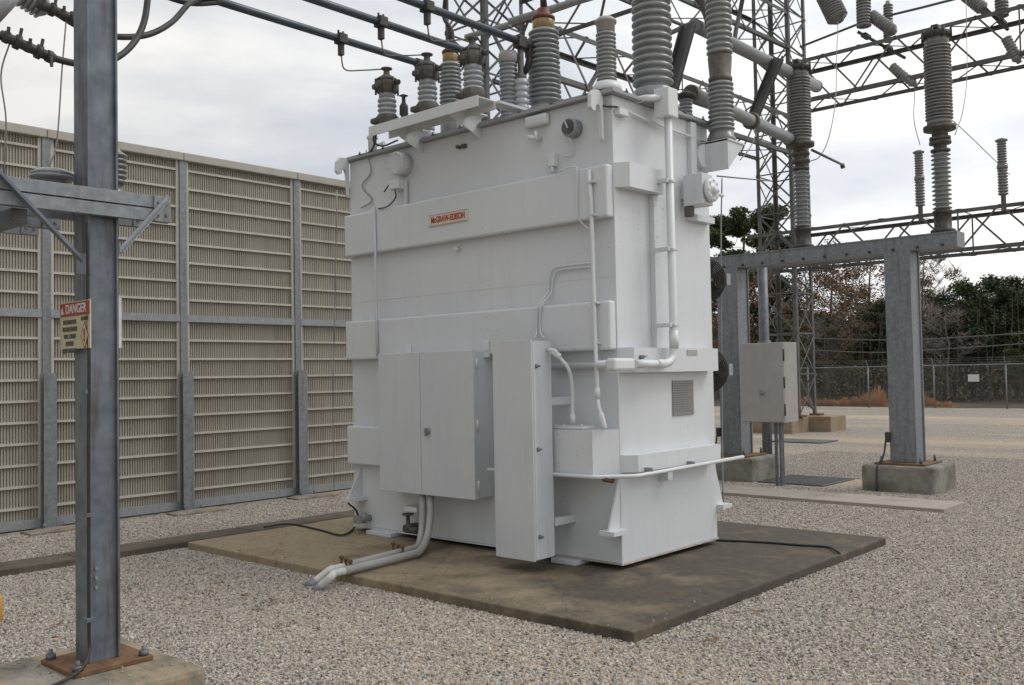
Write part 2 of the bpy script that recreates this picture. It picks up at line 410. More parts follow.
solo(m, 'ground_mat', 'lattice', 'small dark flat mat in the gravel before the lattice tower footings', 'mat', (22.4, 10.5, 0))

# ------------------------------------------------------------------ beige acoustic wall
WY = 12.38
wall = thing('acoustic_wall', 'tall beige ribbed acoustic wall with grey steel posts behind the transformer', 'wall', (7, WY, 0))
posts = [1.16, 3.05, 4.93, 6.79, 8.70, 10.6, 12.5]
for i, x in enumerate(posts):
    m = MB(); m.box(x-.052, x+.052, WY-.10, WY+.06, 0, 4.9)
    m.build('post', 'galv', wall)
    m = MB(); m.box(x-.078, x+.078, WY-.20, WY-.185, 0, 1.93); m.box(x-.008, x+.008, WY-.185, WY-.112, 0, 1.93)
    m.box(x-.078, x+.078, WY-.112, WY-.102, 0, 1.93)
    m.build('post_stub', 'galv', wall)
    m = MB(); m.box(x-.17, x+.17, WY-.34, WY+.05, 0, .03, .004)
    for sx in (-.12, .12): m.cyl((x+sx, WY-.29, .03), (x+sx, WY-.29, .09), .014, 8)
    m.build('base_plate', 'galv_rusty', wall)
for i in range(len(posts)-1):
    x0, x1 = posts[i]+.055, posts[i+1]-.055
    m = MB(); n = int((x1-x0-.08)/.0345); p = (x1-x0-.08)/n; xs = x0+.04
    prof = []
    for k in range(n):
        a = xs+k*p; prof += [(a, -.008), (a+p*.5, -.008), (a+p*.6, .014), (a+p*.9, .014)]
    prof.append((xs+n*p, -.008))
    for (z0, z1) in ((.13, 2.63), (2.73, 4.9)):
        vs = [(x, WY+d-.03, z) for x, d in prof for z in (z0, z1)]
        m.add(vs, [(2*k, 2*k+2, 2*k+3, 2*k+1) for k in range(len(prof)-1)])
    pe = MB(); pe.v = m.v; pe.f = m.f; pe.sm = m.sm; pe.mi = m.mi
    o = pe.build('perforated_panel', 'perf', wall)
    m = MB()
    for s_ in (x0, x1-.04): m.box(s_, s_+.04, WY-.075, WY-.02, .13, 4.9)
    for k in range(8): m.box(x0+.04, x1-.04, WY-.07, WY-.03, 2.94+.262*k-.015, 2.94+.262*k+.015)
    for k in range(9): m.box(x0+.04, x1-.04, WY-.07, WY-.03, 2.37-.262*k-.015, 2.37-.262*k+.015)
    m.build('panel_ribs', 'beige', wall)
    m = MB().box(x0, x1, WY-.095, WY+.02, 2.63, 2.73); m.build('middle_rail', 'galv_light', wall)
    m = MB().box(x0, x1, WY-.095, WY+.02, .02, .13); m.build('bottom_rail', 'galv_light', wall)
    m = MB().box(x0, x1, WY-.003, WY+.05, .02, 4.9); m.build('backing_sheet', 'beige', wall)
for i in range(len(posts)-1):
    m = MB().box(posts[i]+.004, posts[i+1]-.004, WY-.13, WY+.12, 4.9, 5.015, .01); m.build('coping', 'beige_cap', wall)
for x in posts[2:5]:
    m = MB().box(x-.4, x+.35, WY-.62, WY-.30, -.02, .035, .01)
    solo(m, 'post_footing', 'conc', 'flat concrete post footing at the beige wall, %s' % ('left of the near steel column' if x < 5 else 'between the near steel column and the transformer' if x < 7 else 'closest to the white transformer'), 'footing', (x, WY-.46, 0))

# ------------------------------------------------------------------ transformer
X0, Y0, X1, Y1, ZT = 6.816, 4.888, 8.45, 8.59, 4.30
T = thing('power_transformer', 'huge white power transformer with bushings on top standing on the stained pad', 'transformer', (7.63, 6.74, PZ))
def P(mb, name, mat, parent=None): return mb.build(name, mat, T, parent)
m = MB().box(X0, X1, Y0, Y1, .135, ZT-.03, .006)
# weld seams
for y in (6.2, 7.05): m.box(X0-.0025, X0, y-.01, y+.01, 3.64, ZT-.06)
for z in (2.66,): m.box(X0-.0025, X0, Y0, Y1, z-.008, z+.008)
tank = P(m, 'tank', 'white')
m = MB().box(X0-.065, X1+.065, Y0-.065, Y1+.065, ZT-.028, ZT+.0, .004); m.box(X0-.03, X1+.03, Y0-.03, Y1+.03, ZT+.0, ZT+.026)
P(m, 'cover', 'cover_shaded')
m = MB().box(X0-.008, X1+.008, Y0-.008, Y1+.008, .118, .134)
P(m, 'base_flange', 'white')
for k in range(9): 
    if k != 3: P(MB().lathe((X0-.046, 5.15+k*.40, ZT+.001), [(.016, 0), (.016, .02), (.008, .03), (.008, .045)], 6), 'cover_bolt', 'cap')
for k in range(5): P(MB().lathe((6.98+k*.33, Y0-.046, ZT+.001), [(.016, 0), (.016, .02), (.008, .03), (.008, .045)], 6), 'cover_bolt', 'cap')
P(MB().box(X0+.01, X1-.01, Y0-.0095, Y0-.0081, .118, .1335).box(X0-.0095, X0-.0081, Y0+.01, 5.9, .118, .1335), 'rusty_lip', 'rust_soft')
for (y0, y1) in ((5.34, 5.62), (7.86, 8.27)):
    P(MB().box(6.72, 8.5, y0, y1, PZ, .117, .004), 'skid', 'white')
# front bands
for z0, z1 in ((3.17, 3.64), (2.0, 2.435)):
    P(MB().box(X0-.1, X0-.0015, Y0+.003, Y1-.005, z0, z1, .02), 'stiffener_band', 'white')
P(MB().box(X0-.1, X0-.0015, at(384, 440, X=X0-.1).y-.1, Y1-.005, .83, 1.26, .02), 'stiffener_band', 'white')
# right face bands with angled near ends
def rband(x0, x1, z0, z1, dp=.12, ch=.07):
    poly = [(x0, Y0-.0015, 0), (x0+ch, Y0-dp, 0), (x1, Y0-dp, 0), (x1, Y0-.0015, 0)]
    return MB().prism(poly, (0, 0, z0), (0, 0, z1))
P(rband(6.822, 7.44, 3.44, 3.66), 'stiffener_band', 'white')
P(rband(8.0, 8.40, 3.27, 3.33, .09), 'stiffener_band', 'white')
P(rband(6.822, 8.34, 1.80, 2.02), 'stiffener_band', 'white')
P(rband(6.822, 8.34, .925, 1.075, .12, .10), 'stiffener_band', 'white')
# vertical stiffener on right face, back corner strip
P(MB().box(7.36, 7.46, Y0-.055, Y0, 2.021, 3.438, .004), 'stiffener', 'white')
P(MB().box(8.06, 8.16, Y0-.05, Y0, 3.68, ZT-.05, .004), 'stiffener', 'white')
# drum pocket bottom right of front
pc = at(592, 430, X=X0-.27)
pyl = at(506, 440, X=X0-.27).y
poly = [(X0-.0015, Y0+.004, 0), (X0-.27, pc.y, 0), (X0-.27, pyl, 0), (X0-.0015, pyl, 0)]
P(MB().prism(poly, (0, 0, .90), (0, 0, 1.305)), 'core_pocket', 'white')
m = MB().box(X0-.22, X0-.05, 5.12, 5.62, 1.307, 1.335, .006)
for k in range(5): m.cyl((X0-.19, 5.16+k*.1, 1.335), (X0-.19, 5.16+k*.1, 1.35), .012, 8)
P(m, 'cover_plate', 'white_clean')
# rail pipe around the bottom
rp = [at(548, 472.5, X=6.52), at(607, 478, X=6.52)]
z_ = .91
pts = [(6.515, 6.2, z_), (6.515, pc.y+.03, z_), (6.545, pc.y-.06, z_), (6.76, Y0-.17, z_), (6.86, Y0-.19, z_), (8.66, Y0-.19, z_+.02)]
m = MB().tube(smooth_path(pts[:2], 1)+smooth_path(pts[1:5], 5)[1:]+[Vector(pts[5])], .018, 10)
rail = P(m, 'drain_pipe', 'white_clean')
m = MB().cyl(at(604, 478.5, X=6.58), at(613, 480, X=6.66), .03, 10); m.build('coupling', 'rust', T, rail)
for x in (7.02, 7.72): P(MB().box(x-.008, x+.008, Y0-.2, Y0-.12, .928, .96, .002), 'pipe_bracket', 'galv_light')
P(MB().box(7.42, 7.5, Y0-.10, Y0, .80, .885, .004), 'pipe_bracket', 'white')
# jacking pads
def jack(cx, cy, sx, zt, zb, L):
    q = MB(); q.prism([(cx, cy, zt), (cx+sx*L, cy, zb), (cx, cy, zb)], (0, -.01, 0), (0, .01, 0))
    q.box(min(cx, cx+sx*(L+.04)), max(cx, cx+sx*(L+.04)), cy-.09, cy+.07, zb-.04, zb)
    return q
P(jack(X0-.001, Y0+.02, -1, .88, .44, .17), 'jacking_pad', 'white')
P(jack(X0-.001, 8.45, -1, .80, .47, .20), 'jacking_pad', 'white')
P(jack(X1+.001, Y0+.02, 1, .86, .46, .14), 'jacking_pad', 'white')
P(jack(X1+.001, 8.45, 1, .80, .44, .16), 'jacking_pad', 'white')
m = MB().box(6.53, X0-.001, 5.40, 5.46, .45, .52, .004); P(m, 'bracket', 'white_clean')
m = MB().box(6.53, X0-.001, 5.42, 5.46, 1.52, 1.59, .004); P(m, 'bracket', 'white_clean')
m = MB().box(X0-.2, X0-.001, 7.32, 7.52, .40, .45, .004); P(m, 'bracket', 'white_clean')
# control cabinet
cx0 = 6.533
cyl_ = at(379.5, 430, X=cx0).y; cyr = 6.403; cz0 = .615; cz1 = at(473, 351, X=cx0).z
cab = P(MB().box(cx0+.05, X0-.001, cyr, cyl_, cz0, cz1, .004), 'control_cabinet', 'white_box')
cseam = at(420.5, 430, X=cx0).y
for y0, y1 in ((cyr-.008, cseam-.003), (cseam+.003, cyl_+.008)):
    MB().box(cx0, cx0+.046, y0, y1, cz0-.01, cz1+.012, .005).build('door', 'white_box', T, cab)
hb = at(428, 431, X=cx0)
q = MB().cyl((cx0-.03, hb.y, hb.z), (cx0, hb.y, hb.z), .036, 16, .005); q.box(cx0-.045, cx0-.03, hb.y-.012, hb.y+.012, hb.z-.05, hb.z+.03, .004)
q.build('handle', 'galv_light', T, cab)
for z in (cz0+.12, (cz0+cz1)/2, cz1-.12):
    MB().cyl((cx0+.047, cyr-.016, z-.05), (cx0+.047, cyr-.016, z+.05), .012, 8).build('hinge', 'white_clean', T, cab)
for y in (cyr-.02, cyl_-.28): P(MB().box(X0-.118, X0-.103, y-.045, y+.045, cz1+.001, cz1+.10, .006).box(X0-.118, X0-.10, y-.045, y+.045, cz1-.06, cz1-.001), 'cabinet_mount', 'white_clean')
# tall cable box
tx0, tx1, ty0 = 6.228, 6.505, 5.392
tyl = at(494.5, 450, X=tx0).y; tz0 = .19; tz1 = at(531, 339.5, X=tx0).z
tb = P(MB().box(tx0+.018, tx1, ty0, tyl, tz0, tz1-.01, .003), 'cable_box', 'white_box')
MB().box(tx0, tx0+.015, ty0-.006, tyl+.006, tz0-.008, tz1, .003).build('front_panel', 'white_box', T, tb)
for py_ in (366, 450, 538):
    s_ = at(535.5, py_, X=tx0)
    MB().lathe((tx0+.07, ty0-.001, s_.z), [(.018, 0), (.018, .015), (.01, .02), (0.01, .045)], 10, (0, -1, 0)).build('latch', 'galv', T, tb)
MB().box(tx0+.03, tx0+.05, ty0-.004, ty0-.0005, tz0+.02, tz1-.03).build('hinge_strip', 'white_clean', T, tb)
# conduit from tall box to pocket
p = [at(548, 350, X=6.45), at(555, 351, X=6.45), at(560, 358, X=6.50), at(568, 368, X=6.55), at(572, 385, X=6.6), at(572.5, 422, X=6.62)]
m = MB().tube(smooth_path(p, 5), .017, 10); m.cyl(at(552, 351, X=6.45), at(560, 357, X=6.49), .028, 10, .005)
m.cyl(at(572.5, 414, X=6.62), at(573, 423, X=6.62), .024, 10)
P(m, 'conduit', 'white_clean')
# tall conduit on front, elbow at the bottom
p = [at(589, 170, X=6.69), at(591, 200, X=6.685), at(594, 300, X=6.68), at(597.5, 398, X=6.66), at(599, 408, X=6.64), at(602.5, 418, X=6.62), at(604.5, 429, X=6.62)]
m = MB().tube(p[:4]+smooth_path(p[3:], 4)[1:], .019, 10)
m.cyl(at(600.5, 413, X=6.63), at(604.5, 429, X=6.62), .027, 10, .006); m.cyl(at(597, 388, X=6.665), at(597.6, 399, X=6.66), .025, 10)
P(m, 'conduit', 'white_clean')
for yy in (182, 215, 303, 343):
    c = at(592+(yy-182)*.028, yy, X=6.69); P(MB().box(c.x-.026, c.x+.026, c.y-.035, c.y+.03, c.z-.010, c.z+.010, .003), 'conduit_clamp', 'white_box')
# capillary tubes
m = MB()
m.tube(smooth_path([at(556, 172, X=6.70), at(572, 167, X=6.70), at(577, 172, X=6.70), at(577, 212, X=6.70), at(583, 224, X=6.74), at(590, 229, X=6.76)], 5), .008, 8)
m.tube(smooth_path([at(590, 263, X=6.79), at(566, 265.5, X=6.79), at(553, 269, X=6.79), at(549, 280, X=6.79), at(548, 292, X=6.79), at(540, 303, X=6.70), at(537.5, 312, X=6.70), at(536.5, 332, X=6.70), at(535, 338, X=6.6)], 5), .008, 8)
m.tube(smooth_path([at(590, 266.5, X=6.79), at(566, 269, X=6.79), at(556, 272, X=6.79), at(552.5, 281, X=6.79), at(551, 293, X=6.79), at(541.5, 305, X=6.70), at(540, 314, X=6.70), at(540.5, 332, X=6.70), at(544, 338, X=6.6)], 5), .008, 8)
P(m, 'capillary_tube', 'white_clean')
p = [at(374.5, 207, X=6.70), at(375.5, 260, X=6.70), at(376.5, 318, X=6.70), at(377.5, 356, X=6.70)]
P(MB().tube(p, .014, 8), 'conduit', 'white_box')
# big conduit on the right face
CY = Y0-.2
jb = at(665, 105, Y=CY)
cxx = at(671, 230, Y=CY).x
zb = at(640, 364, Y=CY).z
pts = [(cxx, CY, at(668, 118, Y=CY).z), (cxx, CY, zb+.16), (cxx-.02, CY, zb+.07), (cxx-.08, CY, zb+.02), (cxx-.16, CY, zb), (7.0, CY, zb), (6.79, CY, zb)]
m = MB().tube(pts[:2]+smooth_path(pts[1:5], 5)[1:]+[Vector(q) for q in pts[5:]], .037, 14)
m.cyl((cxx, CY, zb+.14), (cxx, CY, zb+.30), .043, 14)
m.cyl((cxx-.18, CY, zb), (cxx-.3, CY, zb), .043, 14)
cd = P(m, 'conduit', 'white_clean')
m = MB()
for zz in (at(668, 181, Y=CY).z, at(668, 249, Y=CY).z, at(669, 325, Y=CY).z):
    MB().box(cxx-.044, cxx+.044, CY-.043, CY+.05, zz-.012, zz+.012, .004).box(cxx-.085, cxx-.045, CY-.02, CY+.14, zz-.018, zz+.018, .003).build('conduit_clamp', 'white_box', T, cd)
e1 = at(609, 364, Y=CY); e2 = at(630, 365, Y=CY)
MB().box(e1.x, e2.x, CY-.06, CY+.04, zb-.055, zb+.05, .022).build('conduit_body', 'white_clean', T, cd)
m = MB().tube([(e1.x+.03, CY+.03, zb), (e1.x+.06, CY+.16, zb), (X0-.045, 5.05, zb), (X0-.045, 5.6, zb)], .034, 12)
P(m, 'conduit', 'white_clean')
# top junction box with stub pipe
bz0 = at(665, 117, Y=CY).z; bz1 = at(665, 88, Y=CY).z
P(MB().box(cxx-.085, cxx+.085, CY-.06, CY+.10, bz0, bz1, .012), 'junction_box', 'white_clean')
P(MB().tube([(cxx-.08, CY+.03, bz1-.09), (cxx-.2, CY+.12, bz1-.10), (cxx-.22, CY+.35, bz1-.12)], .03, 12), 'conduit', 'white_clean')
# mechanism box + dial on right
mxa = at(683, 190, Y=Y0-.05).x; myn = Y0-.26; mxb = mxa+.2
mza = at(692, 205, Y=Y0-.15).z; mzb = at(692, 174, Y=Y0-.15).z; mzc = (mza+mzb)/2
P(MB().box(mxa, mxb, myn, Y0-.05, mza, mzb, .008).box(mxa+.04, mxb-.04, Y0-.05, Y0, mza+.08, mzb-.08), 'mechanism_box', 'white_box')
q = MB().lathe((mxa+.12, myn-.001, mzc-.01), [(.09, 0), (.115, .02), (.115, .045), (.09, .055), (.04, .055), (.04, .08), (0, .085)], 24, (0, -1, 0))
for a in range(8):
    t = a*math.pi/4; q.cyl((mxa+.12+.09*math.cos(t), myn-.045, mzc-.01+.09*math.sin(t)), (mxa+.12+.09*math.cos(t), myn-.065, mzc-.01+.09*math.sin(t)), .011, 6)
P(q, 'position_dial', 'white_clean')
P(MB().tube([(mxa+.2, myn+.02, mzc-.01), (mxa+.42, myn+.02, mzc-.02)], .018, 8), 'dial_shaft', 'white_clean')
P(MB().box(mxa+.01, mxa+.07, Y0-.13, Y0-.05, mza-.10, mza-.004, .004), 'bracket', 'cap')
# lifting lugs at the top corners
def lug(cx, cy, h=.34):
    q = MB(); t = .02
    poly = [(cx, 0, ZT-.05), (cx-.06, 0, ZT+.0), (cx-.13, 0, ZT-.01), (cx-.17, 0, ZT-.06), (cx-.18, 0, ZT-.17), (cx-.145, 0, ZT-.20), (cx-.11, 0, ZT-.19), (cx-.10, 0, ZT-.14), (cx-.06, 0, ZT-.13), (cx-.035, 0, ZT-.18), (cx-.02, 0, ZT-.42), (cx, 0, ZT-.45)]
    q.prism([(a, cy, c) for a, _, c in poly], (0, -t, 0), (0, t, 0)); return q
P(lug(X0-.047, 4.97), 'lifting_lug', 'white'); P(lug(X0-.047, 8.56), 'lifting_lug', 'white')
# gauges and hatches on the front above the top band
def disc_on_front(px_, py_, r, depth, mat, name='inspection_cover', inner=None):
    c = at(px_, py_, X=X0-depth)
    q = MB().lathe((X0, c.y, c.z), [(r, 0), (r, depth*.9), (r*.93, depth)], 28, (-1, 0, 0))
    for a in range(8):
        t = a*math.pi/4+.2
        if not inner: q.cyl((X0-depth-.008, c.y+r*.78*math.cos(t), c.z+r*.78*math.sin(t)), (X0-depth, c.y+r*.78*math.cos(t), c.z+r*.78*math.sin(t)), .008, 6)
    o_ = P(q, name, mat)
    if inner:
        MB().cyl((X0-depth-.004, c.y, c.z), (X0-depth-.001, c.y, c.z), r*.8, 24).build('dial_face', 'glass', T, o_)
        MB().bar((X0-depth-.008, c.y, c.z-.01), (X0-depth-.008, c.y+.03, c.z+.06), .01).build('needle', 'sign_white', T, o_)
    return c
disc_on_front(568, 127, .085, .11, 'galv_light', 'dial_gauge', True)
disc_on_front(394, 163, .125, .16, 'white')
q = MB(); c = at(394, 185, X=X0-.1); q.box(X0-.13, X0, c.y-.1, c.y+.06, c.z-.05, c.z+.05, .01); q.box(X0-.05, X0-.02, c.y-.13, c.y-.10, 3.64, c.z+.04, .003)
P(q, 'bracket', 'white_clean')
c = at(536, 121, X=X0-.05); P(MB().box(X0-.07, X0+.002, c.y-.14, c.y+.14, c.z-.05, c.z+.06, .03), 'inspection_cover', 'white')
c = at(534, 137, X=X0-.1); P(MB().cyl((X0, c.y, c.z), (X0-.14, c.y+.05, c.z), .022, 10).cyl((X0-.07, c.y, c.z-.03), (X0-.07, c.y, c.z+.06), .018, 8), 'drain_valve', 'white_clean')
c = at(552, 160, X=X0-.05); P(MB().box(X0-.07, X0, c.y-.035, c.y+.035, c.z-.06, c.z+.06, .006).cyl((X0-.05, c.y, c.z-.12), (X0-.05, c.y, c.z-.06), .015, 8), 'switch_box', 'white_clean')
P(MB().tube(smooth_path([at(569, 138, X=X0-.1), at(573, 150, X=X0-.03), at(570, 156, X=X0-.02), at(558, 154, X=X0-.05)], 5), .006, 6), 'sensor_wire', 'white_clean')
c = at(458, 147, X=X0-.03); P(MB().cyl((X0, c.y, c.z), (X0-.05, c.y, c.z), .018, 10).box(X0-.03, X0, c.y-.10, c.y-.04, c.z-.02, c.z+.02, .003), 'grounding_stud', 'cap')
P(MB().tube(smooth_path([at(366, 150, X=X0-.05), at(371, 172, X=X0-.02), at(362, 186, X=X0-.02), at(372, 200, X=X0-.02), at(361, 208, X=X0-.03)], 5), .007, 6), 'sensor_wire', 'galv_light')
P(MB().tube(smooth_path([at(384, 192, X=X0-.1), at(391, 184, X=X0-.1), at(396, 196, X=X0-.1), at(388, 206, X=X0-.11), at(378, 209, X=X0-.11)], 5), .008, 6), 'sensor_wire', 'dark')
c = at(457, 249, X=X0-.03); P(MB().cyl((X0, c.y, c.z), (X0-.06, c.y, c.z), .02, 10), 'grounding_stud', 'white_clean')
# logo plate with lettering
def text_mesh(s, size, mat, name, origin, right, up, parent=None, root=None, width=None, ext=.0015, bold=.0):
    cu = bpy.data.curves.new(name, 'FONT'); cu.body = s; cu.size = size; cu.align_x = 'CENTER'; cu.align_y = 'CENTER'; cu.extrude = ext; cu.offset = bold
    tmp = bpy.data.objects.new('tmp', cu); COL.objects.link(tmp)
    dg = bpy.context.evaluated_depsgraph_get(); me = bpy.data.meshes.new_from_object(tmp.evaluated_get(dg))
    bpy.data.objects.remove(tmp); me.name = name
    if width:
        xs = [v.co.x for v in me.vertices]; k = width/(max(xs)-min(xs))
        for v in me.vertices: v.co.x *= k
    right = Vector(right).normalized(); up = Vector(up).normalized(); nn = right.cross(up)
    off = Vector(origin)-(Vector(root.location) if root else Vector())
    me.transform(Matrix(((right.x, up.x, nn.x, off.x), (right.y, up.y, nn.y, off.y), (right.z, up.z, nn.z, off.z), (0, 0, 0, 1))))
    me.materials.clear(); me.materials.append(M[mat])
    o_ = bpy.data.objects.new(name, me); COL.objects.link(o_)
    if parent: o_.parent = parent
    return o_
lx = X0-.1
la = at(429.5, 221, X=lx); lb = at(468.5, 215, X=lx); yc = (la.y+lb.y)/2; zc = (la.z+lb.z)/2; hw = abs(la.y-lb.y)/2; hh = .062
pl = P(MB().box(lx-.012, lx-.001, yc-hw, yc+hw, zc-hh, zc+hh, .002), 'maker_plate', 'logo_cream')
q = MB()
for a, b in ((-hh+.006, -hh+.009), (hh-.009, hh-.006)): q.box(lx-.0145, lx-.012, yc-hw+.01, yc+hw-.01, zc+a, zc+b)
q.build('plate_border', 'logo_red', T, pl)
text_mesh('McGRAW-EDISON', .088, 'logo_red', 'lettering', (lx-.0145, yc, zc), (0, -1, 0), (0, 0, 1), pl, T, hw*1.72, bold=.0025)
# rating plate on right face
a = at(673.5, 416, Y=Y0-.01); b = at(693, 380, Y=Y0-.01)
rpz = P(MB().box(a.x, b.x, Y0-.014, Y0-.001, a.z, b.z, .003), 'rating_plate', 'plate')
q = MB()
for k in range(13):
    z = b.z-.03-k*(b.z-a.z-.05)/13; q.box(a.x+.02, b.x-.02-.04*(k % 3), Y0-.0165, Y0-.014, z-.004, z+.004)
q.build('engraved_lines', 'plate_line', T, rpz)
a = at(687, 355, Y=Y0-.121); b = at(697, 350, Y=Y0-.121)
P(MB().box(a.x, b.x, Y0-.126, Y0-.1205, a.z, b.z), 'small_tag', 'sheet_gray')
c = at(641, 357, Y=Y0-.13); P(MB().cyl((c.x, Y0-.12, c.z), (c.x, Y0-.16, c.z), .018, 8).cyl((c.x, Y0-.16, c.z), (c.x+.05, Y0-.16, c.z+.01), .008, 6), 'valve_handle', 'galv')
# arrester shelf
SX = 6.34
ya, yb = at(478, 98, X=SX).y, at(369, 130, X=SX).y
sz = at(369, 135, X=SX).z
m = MB().box(SX-.006, SX+.006, ya, yb, sz-.02, sz+.085, .002); m.box(SX, SX+.26, ya+.02, yb-.02, sz+.073, sz+.085, .002)
m.box(SX+.25, SX+.26, ya+.02, yb-.02, sz+.0, sz+.073)
shelf = P(m, 'arrester_shelf', 'white_clean')
for y in (6.5, 7.35):
    q = MB(); q.prism([(SX+.01, y, sz+.07), (X0-.001, y, sz+.07), (X0-.001, y, sz-.17), (SX+.01, y, sz-.0)], (0, -.006, 0), (0, .006, 0))
    q.box(SX+.01, X0+.05, y-.05, y+.05, sz+.058, sz+.072)
    q.build('shelf_bracket', 'white_clean', T, shelf)
P(MB().box(SX+.27, X0+.3, 6.05, 6.2, sz+.06, sz+.085, .002), 'cover_strap', 'white')
# bushings / arresters
def bushing(name, base, prof_parts, seg=28):
    """prof_parts: list of (part name, material, profile)"""
    root_ = None
    for nm, mat, prof in prof_parts:
        q = MB().lathe(base, prof, seg)
        if root_ is None: root_ = q.build(name, mat, T)
        else: q.build(nm, mat, T, root_)
    return root_
tops = {}
for i, (px_, wy) in enumerate(((386, 7.52), (426, 6.90), (473, 6.26))):
    bx = SX+.13; bz = sz+.086
    by = wy
    o_ = bushing('surge_arrester', (bx, by, bz), [
        ('', 'porc_blue', [(.09, .0), (.09, .1)]+[(r_, h_) for r_, h_ in sheds(.10, .30, .075, .10, 4)]+[(.085, .30), (.085, .35)]),
        ('clamp_base', 'cap', [(.10, .0), (.115, .03), (.12, .09), (.095, .12), (.0, .121)]),
        ('metal_cap', 'cap', [(.0, .345), (.10, .35), (.112, .37), (.12, .45), (.105, .50), (.06, .53), (.035, .55), (.03, .60), (.06, .605), (.06, .615), (0, .62)])])
    q = MB()
    for t in range(6):
        a_ = t*math.pi/3+.4; q.cyl((bx+.115*math.cos(a_), by+.115*math.sin(a_), bz+.33), (bx+.115*math.cos(a_), by+.115*math.sin(a_), bz+.50), .012, 6)
    q.lathe((bx, by, bz+.47), [(.116, 0), (.119, .012), (.116, .024)], 20)
    q.build('bolt_ring', 'dark', T, o_)
    MB().box(bx-.155, bx-.08, by-.02, by+.07, bz+.37, bz+.43, .02).build('terminal_lug', 'cap', T, o_)
    MB().box(bx-.14, bx-.06, by+.02, by+.12, bz+.02, bz+.08, .02).build('clamp_lug', 'cap', T, o_)
    MB().cyl((bx+.02, by-.10, bz+.46), (bx+.03, by-.16, bz+.44), .028, 8).build('terminal_stud', 'dark', T, o_)
    tops[i] = (bx, by, bz+.61)
m = MB().lathe((SX+.22, 7.36, sz+.085), [(.03, 0), (.03, .1), (.045, .11), (.045, .2), (.02, .24), (.02, .3), (.05, .31), (.0, .33)], 12); P(m, 'discharge_counter', 'dark')
# LV bushings under the bus pipe ends
BZ = 5.25
lvy = [7.64, 7.0, 6.40]; lvx = [7.15, 7.20, at(521, 90, Y=6.4).x]; LH = at(521, 80, Y=6.4).z-ZT-.03
for x, y in zip(lvx, lvy):
    o_ = bushing('low_voltage_bushing', (x, y, ZT+.03), [
        ('', 'porc_blue', [(.10, 0), (.10, LH*.3), (.075, LH*.35)]+sheds(LH*.36, LH, .072, .086, 5)),
        ('metal_cap', 'cap', [(0, LH-.01), (.06, LH), (.06, LH+.04), (.03, LH+.06), (.03, BZ-ZT-.08), (0, BZ-ZT-.07)])])
    q = MB().box(x-.06, x+.06, y-.05, y+.05, BZ-.07, BZ+.055, .01)
    q.build('terminal_clamp', 'dark', T, o_)
# HV bushings
def hv(px_, pb, X, rs, n, ztop, ring=True, mat='porc', nm='high_voltage_bushing'):
    b = at(px_, pb, X=X)
    zb_ = max(ZT+.03, b.z); h0 = zb_-ZT-.03
    base = (b.x, b.y, ZT+.03)
    parts = [('', mat, [(rs*.95, -.02), (rs*.95, max(.05, h0-.05)), (rs*.82, h0-.03)]+sheds(h0, ztop-ZT, rs*.79, rs, n, .09))]
    if ring:
        h1 = ztop-ZT
        parts.append(('oil_gauge_ring', 'yellow', [(rs*.60, h1), (rs*.66, h1+.01), (rs*.66, h1+.10), (rs*.60, h1+.11)]))
        parts.append(('cap', 'redcap', [(0, h1+.105), (rs*.70, h1+.11), (rs*.70, h1+.14), (rs*.42, h1+.17), (rs*.36, h1+.23), (0, h1+.24)]))
        parts.append(('terminal', 'dark', [(0, h1+.24), (.03, h1+.24), (.03, h1+.42), (0, h1+.43)]))
    o_ = bushing(nm, base, parts)
    P(MB().lathe(base, [(rs*1.15, -.028), (rs*1.15, .02), (rs*1.0, .03), (rs*1.0, .04)], 28), 'bushing_flange', 'white_clean')
    return b
b2 = at(545, 33, X=7.65)
hv(545, 104, 7.65, .178, 15, b2.z)
b1 = at(453, 65, X=7.65)
hv(451, 108, 7.65, .135, 11, b1.z)
hv(653, 86, 7.58, .195, 27, ZT+2.1)
# thin arresters / neutral bushings on the top
nb = at(607, 90, Z=ZT+.05)
nzt = at(607, 32, X=nb.x).z
bushing('neutral_bushing', (nb.x, nb.y, ZT+.03), [
    ('', 'porc', sheds(.06, nzt-ZT-.03, .072, .092, 13, 0)),
    ('skirt', 'white_clean', [(.13, 0), (.135, .02), (.13, .045), (.10, .085), (.08, .09), (.0, .091)]),
    ('metal_cap', 'sheet_gray', [(.0, nzt-ZT-.035), (.082, nzt-ZT-.03), (.085, nzt-ZT+.05), (.10, nzt-ZT+.052), (.10, nzt-ZT+.075), (.07, nzt-ZT+.10), (0, nzt-ZT+.10)])])
nb = at(509, 104, X=7.25); nzt = at(508, 63, X=7.25).z
q = bushing('slim_arrester', (nb.x, nb.y, ZT+.03), [
    ('', 'porc', sheds(0, nzt-ZT-.03, .078, .095, 16, 0)),
    ('metal_cap', 'sheet_gray', [(.0, nzt-ZT-.035), (.10, nzt-ZT-.03), (.10, nzt-ZT+.05), (.09, nzt-ZT+.08), (0, nzt-ZT+.09)])])
# small bushing at far side with dark cap
sb = at(686, 118, X=8.3)
q = bushing('slim_arrester', (sb.x, sb.y, ZT+.03), [
    ('', 'porc', sheds(-.02, .24, .05, .068, 7, 0)), ('metal_cap', 'dark', [(0, .23), (.09, .235), (.1, .27), (.05, .3), (0, .31)])])
